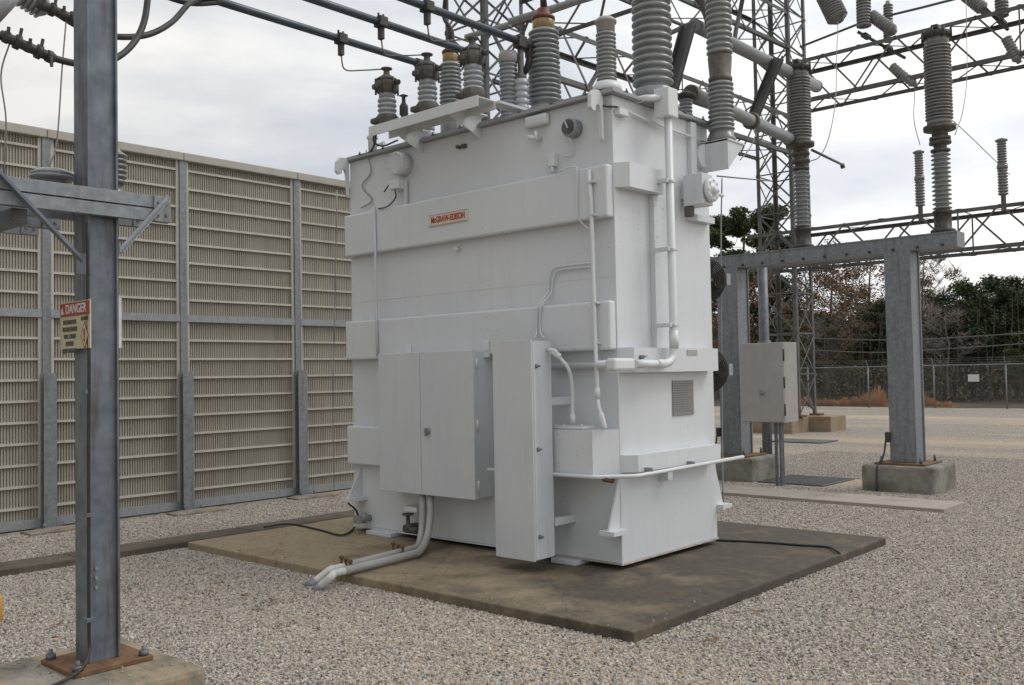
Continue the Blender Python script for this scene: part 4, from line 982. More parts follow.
solo(MB().tube([at(812, 150, X=BX-.1), at(843, 165, X=16.2)], .022, 8).cyl(at(842, 164, X=16.2), at(843, 168, X=16.2), .04, 8), 'operating_rod', 'lattice', 'thin steel rod sticking out right of the left tall insulator', 'rod', tuple(at(812, 150, X=BX-.1)))
cable('hanging_wire', [at(966, 0, X=20), at(967, 70, X=18), at(963, 110, X=16), at(955, 135, X=15)], .007, 'wire', 'thin wire curving down to the right tall insulator', 'wire')
cable('hanging_wire', [at(838, 22, X=24), at(836.5, 60, X=21), at(835.5, 100, X=18), at(829, 137, X=16), at(820, 156, X=15), at(811, 161, X=14.5)], .009, 'wire', 'thin wire curving down to the left tall insulator', 'wire')
cable('hanging_wire', [at(915, 88, X=24.8), at(914, 120, X=25), at(920, 145, X=25.4)], .01, 'wire', 'thin wire dropping to the small post insulator on the lower girder', 'wire')

# equipment box
ex = 13.7
a = at(743, 422, X=ex-.12); b = at(783, 342, X=ex-.12)
eb = thing('equipment_box', 'light grey metal equipment box on a single steel post', 'electrical box', (ex, (a.y+b.y)/2, 0))
e_y0, e_y1 = b.y, a.y
dpt = .46
MB().box(ex-.12, ex-.12+dpt, e_y0, e_y1, a.z, b.z, .006).build('cabinet', 'sheet_gray', eb)
dr = MB().box(ex-.142, ex-.124, e_y0+.005, e_y1-.005, a.z+.01, b.z-.006, .004).build('door', 'sheet_gray', eb)
c = at(762, 392, X=ex-.15); MB().lathe((ex-.142, c.y, c.z), [(.05, 0), (.05, .012), (.035, .02), (.035, .035)], 18, (-1, 0, 0)).build('handle', 'galv_light', eb, dr)
for z in (a.z+.2, (a.z+b.z)/2, b.z-.2): MB().cyl((ex-.128, e_y0-.008, z-.09), (ex-.128, e_y0-.008, z+.09), .012, 6).build('hinge', 'dark', eb)
q = MB(); yc = (at(774.5, 450, X=ex).y+at(784.5, 450, X=ex).y)/2
q.box(ex-.05, ex+.05, yc-.055, yc-.045, 0, a.z); q.box(ex-.05, ex+.05, yc+.045, yc+.055, 0, a.z); q.box(ex-.05, ex-.043, yc-.045, yc-.02, 0, a.z); q.box(ex-.05, ex-.043, yc+.02, yc+.045, 0, a.z)
q.build('post', 'galv_rusty', eb)

# grey short pole behind equipment box (capped tube)
a = at(764, 330, X=16.2); 
solo(MB().cyl((16.2, a.y, 0), (16.2, a.y, at(764, 268, X=16.2).z+.25), .09, 16).cyl((16.2, a.y, a.z-.45), (16.2, a.y, a.z-.2), .12, 16, .01), 'capped_pole', 'galv_rusty', 'grey round pole directly behind the equipment box', 'pole', (16.2, a.y, 0))

# ------------------------------------------------------------------ lattice structures
def lattice(root, A, B, s1, s2, w1, w2, bays, cw=.09, bw=.05, part='leg', brace='bracing', mat='lattice', zig=False):
    """four chord box truss from A to B, section w1 x w2 along directions s1, s2"""
    A = Vector(A); B = Vector(B); s1 = Vector(s1); s2 = Vector(s2)
    cs = [(-1, -1), (1, -1), (1, 1), (-1, 1)]
    off = [s1*(i*w1/2)+s2*(j*w2/2) for i, j in cs]
    for k, o_ in enumerate(off):
        i, j = cs[k]
        MB().angle(A+o_, B+o_, cw, cw*.14, s1*(-i), s2*(-j)).build(part, mat, root)
    for f in range(4):
        q = MB(); a, b = off[f], off[(f+1) % 4]
        nrm = (a+b).normalized()*.012
        for k in range(bays):
            P1 = A.lerp(B, k/bays); P2 = A.lerp(B, (k+1)/bays)
            if zig:
                if k % 2: q.bar(P1+a+nrm, P2+b+nrm, bw, bw*.2, (a+b))
                else: q.bar(P1+b+nrm, P2+a+nrm, bw, bw*.2, (a+b))
            else:
                q.bar(P1+a+nrm, P2+b+nrm, bw, bw*.2, (a+b)); q.bar(P1+b-nrm, P2+a-nrm, bw, bw*.2, (a+b))
            if k and (not zig or k % 6 == 0): q.bar(P1+a, P1+b, bw*.8, bw*.2, (a+b))
        q.build(brace, mat, root)
T1x, T1y, s_ = 26.1, 12.6, 1.13
t1 = thing('lattice_tower', 'slender steel lattice tower right of the transformer on rusty concrete footings', 'lattice tower', (T1x, T1y, .5))
lattice(t1, (T1x, T1y, .5), (T1x, T1y, 14.5), (1, 0, 0), (0, 1, 0), s_, s_, 12, cw=.11)
for sx in (-1, 1):
    for sy in (-1, 1):
        MB().box(T1x+sx*s_/2-.16, T1x+sx*s_/2+.16, T1y+sy*s_/2-.16, T1y+sy*s_/2+.16, .44, .5, .005).build('foot_plate', 'rust', t1)
T2x, T2y = 14.0, 13.2
t2 = thing('lattice_tower', 'steel lattice tower rising behind the transformer bushings', 'lattice tower', (T2x, T2y, .3))
lattice(t2, (T2x, T2y, .3), (T2x, T2y, 12.0), (1, 0, 0), (0, 1, 0), s_, s_, 11)
for (x, y, lab) in ((T1x-.6, T1y+.25, 'long rust stained concrete footing at the left foot of the lattice tower'), (T1x+.6, T1y-.35, 'rust stained concrete footing at the right foot of the lattice tower')):
    solo(MB().box(x-.55, x+.55, y-.85, y+.85, -.05, .44, .03), 'tower_footing', 'conc_tan', lab, 'footing', (x, y, 0))
solo(MB().box(T2x-.9, T2x+.9, T2y-.9, T2y+.9, -.05, .3, .03), 'tower_footing', 'conc_tan', 'concrete footing of the lattice tower hidden behind the transformer', 'footing', (T2x, T2y, 0))
# girders
def girder(label, A, B, s1, s2, w1, w2, bays, **kw):
    r_ = thing('lattice_girder', label, 'girder', A); lattice(r_, A, B, s1, s2, w1, w2, bays, part='chord', zig=True, **kw); return r_
girder('long upper lattice girder running right from the tower top', (T1x, T1y-.58, 10.0), (T1x, -16, 10.0), (1, 0, 0), (0, 0, 1), 1.2, 1.25, 28, cw=.11)
girder('lower lattice girder running right behind the heavy steel beam', (T1x, T1y+.9, 5.25), (T1x, -16, 5.25), (1, 0, 0), (0, 0, 1), 1.2, 1.08, 30, cw=.10)
girder('lattice girder between the two towers above the bushings', (T2x+.58, T2y-.2, 8.55), (T1x-.58, T1y, 8.55), (0, 1, 0), (0, 0, 1), 1.1, 1.15, 12, cw=.11, bw=.06)
girder('high lattice girder receding from the tower at the top edge', (T1x-.58, T1y, 11.6), (T2x, T2y, 11.6), (0, 1, 0), (0, 0, 1), 1.1, 1.1, 10, cw=.10)
girder('lattice girder crossing overhead behind the tall bushings', (T2x, T2y-.58, 9.0), (T2x, 2, 9.0), (1, 0, 0), (0, 0, 1), 1.1, 1.0, 11, cw=.09)
# light pipe crossing at the top
pA = at(510, 21.6, X=12.2); pB = at(640, -18, X=12.2)
solo(MB().tube([pA, pB], .06, 12), 'support_tube', 'graypipe', 'light grey tube rising to the right at the top edge behind the bushings', 'tube', tuple(pA))
pA = at(466, 37, X=12.6); pB = at(510, 24, X=12.6)
solo(MB().tube([pA, pB], .05, 12), 'support_tube', 'graypipe', 'short light grey tube left of the tower behind the bushings', 'tube', tuple(pA))
# static rod above upper girder
pA = at(800, 47, X=T1x); pB = at(866, 21, X=T1x)
solo(MB().tube([pA, pB, at(920, 8, X=T1x), at(1060, -28, X=T1x)], .035, 8), 'control_rod', 'lattice', 'thin horizontal rod just above the upper girder', 'rod', tuple(pA))

# girder switch insulators
def ins(a, b, X, r, label, n=14, mat='porc_dark', group='insulators on the upper girder'):
    pa, pb = at(*a, X=X), at(*b, X=X); L = (pb-pa).length
    q = MB().lathe(pa, [(r*.6, 0)]+sheds(.0, L, r*.8, r, n)+[(r*.5, L), (r*.5, L+.08), (0, L+.08)], 18, (pb-pa))
    solo(q, 'girder_insulator', mat, label, 'insulator', tuple(pa), group)
ins((822, -14), (838, 19), T1x-.5, .30, 'tilted ribbed insulator hanging at the top edge right of the tower')
ins((864, 27), (863, -16), T1x-.4, .20, 'upright ribbed insulator standing on the upper girder, left of the pair')
ins((888, 42), (888, 4), T1x+.3, .13, 'slimmer upright insulator standing on the upper girder, right of the pair')
ins((871, 15), (893, 31), T1x-.2, .17, 'slanted insulator leaning between the two upright ones on the upper girder', 10)
ins((892, 66), (914, 84), T1x-.5, .12, 'small slanted insulator hanging below the upper girder, behind the right tall insulator', 8)
ins((1006, 38), (1018, 60), T1x-.5, .13, 'small slanted insulator hanging below the upper girder at the right edge', 8)
ins((962, -8), (983, 9), T1x-.3, .17, 'slanted insulator at the top edge right of centre of the upper girder', 10)
ins((1002, 17), (1001, -14), T1x+.3, .17, 'upright insulator at the top right corner above the upper girder', 10)
m = MB()
for (px_, py_) in ((866, 36), (888, 48), (985, 12), (1002, 22)):
    c = at(px_, py_, X=T1x); m.box(c.x-.2, c.x+.2, c.y-.08, c.y+.08, c.z-.06, c.z+.05, .02)
for (a, b) in (((858, 32), (905, 58)), ((985, 8), (1008, 30))):
    m.bar(at(*a, X=T1x-.4), at(*b, X=T1x-.4), .08)
solo(m, 'switch_base', 'dark', 'dark steel switch mounting brackets on top of the upper girder', 'bracket', tuple(at(866, 36, X=T1x)))
for (px_, pb_, pt_, X_, lab) in ((920.5, 210, 150, 26.0, 'small post insulator on the lower girder left of the right tall insulator'), (1003.5, 199, 138, 26.0, 'small post insulator on the lower girder near the right edge')):
    a = at(px_, pb_, X=X_); b = at(px_, pt_, X=X_); L = b.z-a.z
    q = MB().lathe(a, [(.06, -.3), (.06, .1)]+sheds(.1, L*.5, .09, .125, 9)+[(.13, L*.5), (.13, L*.56)]+sheds(L*.56, L-.1, .085, .115, 9)+[(.14, L-.08), (.15, L-.04), (.06, L), (0, L)], 16)
    solo(q, 'post_insulator', 'porc_dark', lab, 'insulator', tuple(a), 'post insulators on the lower girder')

# dark braid at top near right arrester
cable('flexible_lead', [at(693, -14, X=9.3), at(703, 4, X=9.3), at(709, 18, X=9.25), at(712, 34, X=9.2)], .06, 'dark', 'thick dark strap dropping behind the right arrester at the top edge', 'lead')
cable('flexible_lead', [at(745, -14, X=13), at(740, 12, X=13), at(736, 30, X=12.8), at(734, 48, X=12.6)], .035, 'dark', 'dark jointed lead rising above the grey switch tube', 'lead')
cable('overhead_wire', [at(805, 338, X=27), at(870, 340, X=27), at(930, 339, X=27), at(980, 336, X=27), at(1060, 331, X=27)], .014, 'wire', 'upper sagging grey wire crossing before the trees at right', 'wire')
cable('overhead_wire', [at(805, 350, X=27), at(880, 352.5, X=27), at(960, 348, X=27), at(1060, 341, X=27)], .014, 'wire', 'second sagging wire crossing before the trees at right', 'wire')
cable('overhead_wire', [at(1010, 175, X=60), at(960, 127, X=50), at(940, 112, X=44)], .02, 'wire', 'faint thin wire in the sky right of the right tall insulator', 'wire')

# ------------------------------------------------------------------ fence
FX = 42.7
fn = thing('chain_link_fence', 'distant chain link fence topped with barbed wire before the woods', 'fence', (FX, 14, 0))
def fencemat():
    m, nt, b = newmat('chain_link'); v = coords(nt)
    mp = N(nt, 'ShaderNodeMapping'); mp.inputs['Rotation'].default_value = (R(45), 0, 0); nt.links.new(v, mp.inputs[0])
    sp = N(nt, 'ShaderNodeSeparateXYZ'); nt.links.new(mp.outputs[0], sp.inputs[0]); outs = []
    for ax in ('Y', 'Z'):
        a = N(nt, 'ShaderNodeMath', operation='MULTIPLY'); a.inputs[1].default_value = 18; nt.links.new(sp.outputs[ax], a.inputs[0])
        f = N(nt, 'ShaderNodeMath', operation='FRACT'); nt.links.new(a.outputs[0], f.inputs[0])
        l = N(nt, 'ShaderNodeMath', operation='LESS_THAN'); l.inputs[1].default_value = .07; nt.links.new(f.outputs[0], l.inputs[0]); outs.append(l.outputs[0])
    mx = N(nt, 'ShaderNodeMath', operation='MAXIMUM'); nt.links.new(outs[0], mx.inputs[0]); nt.links.new(outs[1], mx.inputs[1])
    nt.links.new(mx.outputs[0], b.inputs['Alpha']); b.inputs['Base Color'].default_value = (.28, .28, .28, 1); b.inputs['Roughness'].default_value = .6
    return m
M['chain'] = fencemat()
fy0 = 13.934-2.86*12
MB().add([(FX, fy0, .02), (FX, fy0+2.86*30, .02), (FX, fy0+2.86*30, 1.84), (FX, fy0, 1.84)], [(0, 1, 2, 3)]).build('mesh_panel', 'chain', fn)
for k in range(31):
    y = fy0+k*2.86
    q = MB().cyl((FX, y, 0), (FX, y, 1.87), .035, 8); q.bar((FX, y, 1.85), (FX-.22, y, 2.15), .03); q.build('post', 'galv', fn)
MB().tube([(FX, fy0, 1.85), (FX, fy0+2.86*30, 1.85)], .022, 6).build('top_rail', 'galv', fn)
for dx, dz in ((-.07, 1.95), (-.14, 2.05), (-.21, 2.14)):
    MB().tube([(FX+dx, fy0, dz), (FX+dx, fy0+2.86*30, dz)], .007, 5).build('barbed_wire', 'wire', fn)
c = at(973.5, 378, X=FX-.05)
solo(MB().box(FX-.05, FX-.04, c.y-.22, c.y+.22, c.z-.15, c.z+.15), 'fence_sign', 'sign_white', 'small white rectangular sign hung on the distant fence', 'sign', (FX-.05, c.y, c.z-.15))

# ------------------------------------------------------------------ trees
def blades(centers, radii, counts, size, squash=.7, flatness=.0):
    """many leaf sized quads spread through clumps"""
    vs = []; n_tot = 0
    for c, r, n in zip(centers, radii, counts):
        d = rng.normal(size=(n, 3)); d /= np.linalg.norm(d, axis=1)[:, None]
        p = np.array(c)+d*(rng.random((n, 1))**.45)*np.array([r, r, r*squash])
        a = rng.normal(size=(n, 3)); a /= np.linalg.norm(a, axis=1)[:, None]
        b = np.cross(a, rng.normal(size=(n, 3))); b /= np.linalg.norm(b, axis=1)[:, None]+1e-9
        s1 = size*(.6+.8*rng.random((n, 1))); s2 = s1*(.45+.3*rng.random((n, 1)))
        quad = np.stack([p-a*s1, p+b*s2*.9, p+a*s1, p-b*s2*.9], 1); vs.append(quad.reshape(-1, 3)); n_tot += n
    return np.concatenate(vs), n_tot
def mesh_quads(name, v, n, mat):
    me = bpy.data.meshes.new(name); me.vertices.add(n*4); me.vertices.foreach_set('co', v.astype(np.float32).ravel())
    me.loops.add(n*4); me.loops.foreach_set('vertex_index', np.arange(n*4, dtype=np.int32))
    me.polygons.add(n); me.polygons.foreach_set('loop_start', np.arange(0, n*4, 4, dtype=np.int32)); me.polygons.foreach_set('loop_total', np.full(n, 4, dtype=np.int32))
    me.update(); me.validate(); me.materials.append(M[mat]); return me
def branches(h, spread, n1, n2, r0, lean=.0, start=.3, upward=.6):
    q = MB(); tr = [Vector((lean*h*(k/6)**1.5+.04*h*math.sin(k*1.3)*.3, .03*h*math.sin(k*2.1)*.3, h*k/6)) for k in range(7)]
    q.tube(tr, [r0*(1-.13*k) for k in range(7)], 7); tips = []
    for i in range(n1):
        t = start+(1-start)*(i+.5)/n1; k = min(5, int(t*6)); base = tr[k].lerp(tr[k+1], t*6-k)
        a_ = i*2.4+random.random(); L = spread*(1.05-.6*t)*random.uniform(.7, 1.2)
        e = base+Vector((math.cos(a_)*L, math.sin(a_)*L, L*upward*random.uniform(.5, 1.3)))
        mid = base.lerp(e, .5)+Vector((0, 0, -.06*L)); q.tube([base, mid, e], [r0*.35*(1.1-t), r0*.22*(1.1-t), r0*.06], 5, False); tips.append(e)
        for j in range(n2):
            s0 = base.lerp(e, random.uniform(.35, .95)); a2 = a_+random.uniform(-1.2, 1.2); L2 = L*random.uniform(.25, .5)
            e2 = s0+Vector((math.cos(a2)*L2, math.sin(a2)*L2, L2*random.uniform(.1, 1.0))); q.tube([s0, e2], [r0*.12, r0*.03], 4, False); tips.append(e2)
    return q, tips, tr
def make_tree(kind, label, h=8.0):
    """prototype at origin"""
    rt = thing({'pine': 'pine_tree', 'tallpine': 'pine_tree', 'cedar': 'evergreen_tree', 'oak': 'oak_tree', 'olive': 'deciduous_tree', 'bare': 'bare_tree'}[kind], label, 'tree', (0, 0, 0))
    if kind == 'tallpine':
        q, tips, tr = branches(h, 3.0, 16, 4, .16, .03, .48, .35)
        cs = [t for t in tips if random.random() < .8]+[tr[-1]]; rad = [random.uniform(.45, .8) for _ in cs]
        v, n = blades(cs, rad, [int(1100*r_) for r_ in rad], .065, .5); mt = 'pine'
    elif kind == 'pine':
        q, tips, tr = branches(h, 2.2, 16, 3, .13, .02, .25, .3)
        cs = tips+[tr[-1], tr[-1]+Vector((0, 0, .4))]; rad = [random.uniform(.45, .85) for _ in cs]
        v, n = blades(cs, rad, [int(260*r_) for r_ in rad], .085, .6); mt = 'pine'
    elif kind == 'cedar':
        q, tips, tr = branches(h, 1.6, 18, 3, .12, 0, .1, .3)
        cs = tips+[tr[-1]]; rad = [random.uniform(.45, .8) for _ in cs]
        v, n = blades(cs, rad, [int(260*r_) for r_ in rad], .09, .9); mt = 'cedar'
    elif kind == 'oak':
        q, tips, tr = branches(h, 2.6, 16, 6, .13, .01, .15, .75)
        cs = [t for t in tips if random.random() < .8]; rad = [random.uniform(.35, .7) for _ in cs]
        v, n = blades(cs, rad, [int(120*r_) for r_ in rad], .07, .8); mt = 'brownleaf'
    elif kind == 'olive':
        q, tips, tr = branches(h, 2.4, 16, 6, .12, .02, .12, .8)
        cs = [t for t in tips if random.random() < .8]; rad = [random.uniform(.35, .7) for _ in cs]
        v, n = blades(cs, rad, [int(110*r_) for r_ in rad], .07, .8); mt = 'olive'
    else:
        q, tips, tr = branches(h, 1.9, 22, 9, .10, .0, .2, 1.3)
        for t in list(tips):
            for _ in range(5):
                e = t+Vector((random.uniform(-.5, .5), random.uniform(-.5, .5), random.uniform(.1, .8))); q.tube([t, e], [.014, .006], 3, False)
        v = None
    q.build('trunk', 'bark_pale' if kind == 'bare' else 'bark', rt)
    if v is not None:
        o_ = bpy.data.objects.new('crown', mesh_quads('crown', v, n, mt)); COL.objects.link(o_); o_.parent = rt
    return rt
protos = {}
def plant(kind, px_, top, X, label, k=0, group=None, wide=1.0, h0=8.0, Y=None):
    key = (kind, k)
    c = at(px_, top, X=X) if Y is None else Vector((X, Y, top))
    if key not in protos: o_ = make_tree(kind, label, h0); protos[key] = o_; new = o_
    else:
        src = protos[key]; new = src.copy(); COL.objects.link(new)
        for ch in src.children:
            c2 = ch.copy(); COL.objects.link(c2); c2.parent = new
    s = c.z/(h0*1.03)
    new.location = (X, c.y, .1); new.rotation_euler = (0, 0, random.uniform(0, 6.28)); new.scale = (s*wide, s*wide, s)
    new['label'] = label
    if group: new['group'] = group
    return new
G = 'trees beyond the fence'
near = [
 ('tallpine', 738, 220, 62, 'tall open crowned pine rising above the beam just right of the transformer', 0, 1.0),
 ('pine', 722, 262, 55, 'low pine just beyond the transformer edge', 0, 1.1),
 ('oak', 752, 268, 56, 'brown leaved tree behind the equipment box', 0, 1.1),
 ('cedar', 780, 285, 58, 'dark evergreen behind the lattice tower legs', 0, 1.2),
 ('olive', 806, 272, 60, 'faded green tree directly right of the lattice tower', 0, 1.1),
 ('oak', 830, 262, 55, 'rusty brown leaved tree left of the free standing column', 0, 1.1),
 ('oak', 868, 262, 62, 'rusty brown tree close to the left side of the free standing column', 1, 1.2),
 ('olive', 850, 275, 50, 'olive brown tree between the two rusty brown trees', 1, 1.0),
 ('bare', 922, 258, 60, 'pale bare twigged tree right of the free standing column', 0, 1.2),
 ('bare', 906, 270, 55, 'bare tree partly hidden by the free standing column', 0, 1.1),
 ('olive', 940, 284, 54, 'brownish tree right of the pale bare tree', 0, 1.1),
 ('pine', 962, 290, 52, 'dark green pine above the white fence sign, left one', 1, 1.2),
 ('pine', 992, 282, 55, 'dark green pine right of the white fence sign', 0, 1.2),
 ('cedar', 1014, 292, 52, 'dark evergreen at the right picture edge', 0, 1.3),
 ('pine', 1034, 280, 56, 'pine cut by the right picture edge', 1, 1.2),
 ('cedar', 976, 300, 50, 'shorter dark evergreen directly above the white fence sign', 0, 1.3),
]
for kind, px_, top, X, lab, k, wd in near: plant(kind, px_, top, X, lab, k, G, wd)
kinds = ['olive', 'oak', 'cedar', 'pine', 'bare', 'olive']
rows = {48.5: ('front', 26), 53.5: ('middle', 22), 66: ('back', 20)}
idx = 0
knm = {'olive': 'faded olive leaved tree', 'oak': 'brown leaved tree', 'cedar': 'dark evergreen', 'pine': 'green pine', 'bare': 'bare leafless tree'}
for X, (rn, cnt) in rows.items():
    for i in range(cnt):
        y = -2+(46*X/50)*i/cnt+random.uniform(-.7, .7)
        k = kinds[(i*5+idx) % 6] if y > 19 else ['cedar', 'olive', 'pine', 'cedar', 'bare', 'olive'][(i+idx) % 6]
        hh_ = {48.5: random.uniform(3.2, 4.6), 53.5: random.uniform(4.2, 5.4), 66: random.uniform(5.2, 6.8)}[X]
        plant(k, 0, hh_, X+random.uniform(-1.2, 1.2), '%s in the %s rank of the woods beyond the fence' % (knm[k], rn), i % 2, G, 1.45, Y=y)
    idx += 1
# dense far wood and underbrush as stuff
def mass(name, xs, n, zmax, size, mat, label, y0=-25, y1=70, falloff=1.2):
    y = y0+(y1-y0)*rng.random(n); x = xs[0]+(xs[1]-xs[0])*rng.random(n)
    top = zmax*(.72+.28*np.sin(y*.55+np.sin(y*.21)*3)*.6+.12*rng.random(n))
    z = top*rng.random(n)**falloff
    p = np.stack([x, y, z], 1)
    a = rng.normal(size=(n, 3)); a /= np.linalg.norm(a, axis=1)[:, None]; b = np.cross(a, rng.normal(size=(n, 3))); b /= np.linalg.norm(b, axis=1)[:, None]
    s1 = size*(.6+.8*rng.random((n, 1)))
    v = np.stack([p-a*s1, p+b*s1*.5, p+a*s1, p-b*s1*.5], 1).reshape(-1, 3)
    o_ = bpy.data.objects.new(name, mesh_quads(name, v, n, mat)); COL.objects.link(o_); return tag(o_, label, 'vegetation', None, 'stuff')
mass('far_woods', (70, 78), 90000, 6.6, .42, 'cedar', 'dark dense far woods closing the view behind the trees')
mass('far_woods', (64, 70), 30000, 5.4, .30, 'olive', 'brownish far undergrowth behind the trees')
mass('underbrush', (47, 53), 60000, 2.0, .08, 'olive', 'low tangled brown brush beyond the fence', falloff=1.0)
# upright saplings and twigs, too many to count
def saplings(n):
    y = -20+75*rng.random(n); x = 46.5+9*rng.random(n); h_ = 1.2+4.0*rng.random(n)**1.6; w_ = .012+.02*rng.random(n)
    lx_ = rng.normal(size=n)*.25; ly_ = rng.normal(size=n)*.25
    v = np.stack([np.stack([x, y-w_, 0*x], 1), np.stack([x, y+w_, 0*x], 1), np.stack([x+lx_, y+ly_+w_*.4, h_], 1), np.stack([x+lx_, y+ly_-w_*.4, h_], 1)], 1).reshape(-1, 3)
    o_ = bpy.data.objects.new('saplings', mesh_quads('saplings', v, n, 'sapling')); COL.objects.link(o_); tag(o_, 'thin leafless saplings standing in the brush beyond the fence', 'saplings', None, 'stuff')
M['sapling'] = leafmat('sapling_bark', (.08, .065, .05), (.16, .135, .11))
saplings(1500)
# orange broom grass clumps
def clump(px_, top, wpx, lab):
    X = 44.2; c = at(px_, 408, X=X); zt_ = at(px_, top, X=X).z; n = 420; wy = wpx/22.
    ang = rng.random(n)*6.28; rr = (rng.random(n)**.6)*wy/2
    bx = X+np.cos(ang)*rr*.6; by = c.y+np.sin(ang)*rr; hgt = zt_*(.15+.95*rng.random(n)**1.6)*(1-.55*(rr/(wy/2))**2)
    lx_ = np.cos(ang)*.12*rng.random(n)+rng.normal(size=n)*.05; ly_ = np.sin(ang)*.12*rng.random(n)+rng.normal(size=n)*.05
    w_ = .008
    v = np.stack([np.stack([bx, by-w_, bx*0], 1), np.stack([bx, by+w_, bx*0], 1), np.stack([bx+lx_, by+ly_+w_*1.2, hgt], 1), np.stack([bx+lx_, by+ly_-w_*1.2, hgt*.98], 1)], 1).reshape(-1, 3)
    v -= np.array([X, c.y, 0]); o_ = bpy.data.objects.new('broom_bush', mesh_quads('broom_bush', v, n, 'orangegrass')); COL.objects.link(o_); o_.location = (X, c.y, 0)
    tag(o_, lab, 'grass clump', 'orange grass clumps along the fence')
for a in ((879, 386, 16, 'tall orange grass clump touching the left side of the free standing column'), (866, 392, 12, 'smaller orange grass clump just left of the tallest one'), (856, 396, 12, 'low orange grass clump left of the column, third from it'),
          (845, 397, 12, 'low orange grass clump nearest the lattice tower feet'), (832, 399, 12, 'faint low orange grass clump beside the tower feet'), (922, 393, 14, 'orange grass clump just right of the free standing column'),
          (932, 398, 14, 'lower orange grass clump by the first fence post right of the column'), (822, 398, 12, 'low orange grass clump between tower feet and fence post'), (805, 396, 14, 'orange grass clump behind the tower legs'), (912, 390, 14, 'orange grass clump partly hidden by the right edge of the free standing column'), (946, 401, 14, 'faint low orange grass clump farthest right along the fence')): clump(*a)

# ------------------------------------------------------------------ loose gravel (geometry nodes scatter)
def gravel():
    # near ground around the pad, as a sheet with holes left for pad, trench cover and footing
    rects = [(1.2, 5.24, 3.2, 9.54), (5.24, 9.73, 1.2, 3.68), (1.2, 5.24, 1.0, 3.2), (9.73, 12.2, 1.0, 9.4), (1.5, 11.5, 10.0, 12.05), (12.2, 20, .5, 3.9), (13.1, 13.8, 3.9, 9), (15.2, 20, 3.9, 9), (13.8, 15.2, 3.9, 4.6), (9.73, 12.2, 9.4, 10)]
    vs = []; fs = []
    for (x0, x1, y0, y1) in rects:
        k = len(vs); vs += [(x0, y0, 0), (x1, y0, 0), (x1, y1, 0), (x0, y1, 0)]; fs.append((k, k+1, k+2, k+3))
    me = bpy.data.meshes.new('loose_gravel'); me.from_pydata(vs, [], fs); me.update()
    o_ = bpy.data.objects.new('loose_gravel', me); COL.objects.link(o_); me.materials.append(M['stone'])
    tag(o_, 'loose pale crushed stone gravel around the pad', 'gravel', None, 'stuff')
    ng = bpy.data.node_groups.new('gravel_scatter', 'GeometryNodeTree')
    ng.interface.new_socket('Geometry', in_out='INPUT', socket_type='NodeSocketGeometry'); ng.interface.new_socket('Geometry', in_out='OUTPUT', socket_type='NodeSocketGeometry')
    nd = ng.nodes; L = ng.links.new
    gi = nd.new('NodeGroupInput'); go = nd.new('NodeGroupOutput')
    dp = nd.new('GeometryNodeDistributePointsOnFaces'); dp.inputs['Density'].default_value = 2900
    ico = nd.new('GeometryNodeMeshIcoSphere'); ico.inputs['Radius'].default_value = .5; ico.inputs['Subdivisions'].default_value = 2
    pos = nd.new('GeometryNodeInputPosition')
    nz = nd.new('ShaderNodeTexNoise'); nz.inputs['Scale'].default_value = 1.7; nz.inputs['Detail'].default_value = 2
    sub = nd.new('ShaderNodeVectorMath'); sub.operation = 'SUBTRACT'; sub.inputs[1].default_value = (.5, .5, .5)
    scl = nd.new('ShaderNodeVectorMath'); scl.operation = 'SCALE'; scl.inputs['Scale'].default_value = .75
    sp_ = nd.new('GeometryNodeSetPosition'); sm = nd.new('GeometryNodeSetMaterial'); sm.inputs['Material'].default_value = M['stone']
    L(pos.outputs[0], nz.inputs['Vector']); L(nz.outputs['Color'], sub.inputs[0]); L(sub.outputs[0], scl.inputs[0])
    L(ico.outputs['Mesh'], sp_.inputs['Geometry']); L(scl.outputs[0], sp_.inputs['Offset']); L(sp_.outputs[0], sm.inputs['Geometry'])
    iop = nd.new('GeometryNodeInstanceOnPoints')
    rr = nd.new('FunctionNodeRandomValue'); rr.data_type = 'FLOAT_VECTOR'; rr.inputs[0].default_value = (0, 0, 0); rr.inputs[1].default_value = (6.28, 6.28, 6.28)
    rs = nd.new('FunctionNodeRandomValue'); rs.data_type = 'FLOAT_VECTOR'; rs.inputs[0].default_value = (.012, .010, .008); rs.inputs[1].default_value = (.034, .027, .019); rs.inputs['Seed'].default_value = 3
    rt_ = nd.new('FunctionNodeRandomValue'); rt_.data_type = 'FLOAT'; rt_.inputs['Seed'].default_value = 9
    st = nd.new('GeometryNodeStoreNamedAttribute'); st.domain = 'INSTANCE'; st.data_type = 'FLOAT'; st.inputs['Name'].default_value = 'tint'
    L(gi.outputs[0], dp.inputs['Mesh']); L(dp.outputs['Points'], iop.inputs['Points']); L(sm.outputs[0], iop.inputs['Instance'])
    L(rr.outputs[0], iop.inputs['Rotation']); L(rs.outputs[0], iop.inputs['Scale'])
    L(iop.outputs[0], st.inputs['Geometry']); L(rt_.outputs[1], st.inputs['Value'])
    jn = nd.new('GeometryNodeJoinGeometry')
    L(st.outputs[0], go.inputs[0])
    md = o_.modifiers.new('scatter', 'NODES'); md.node_group = ng
gravel()
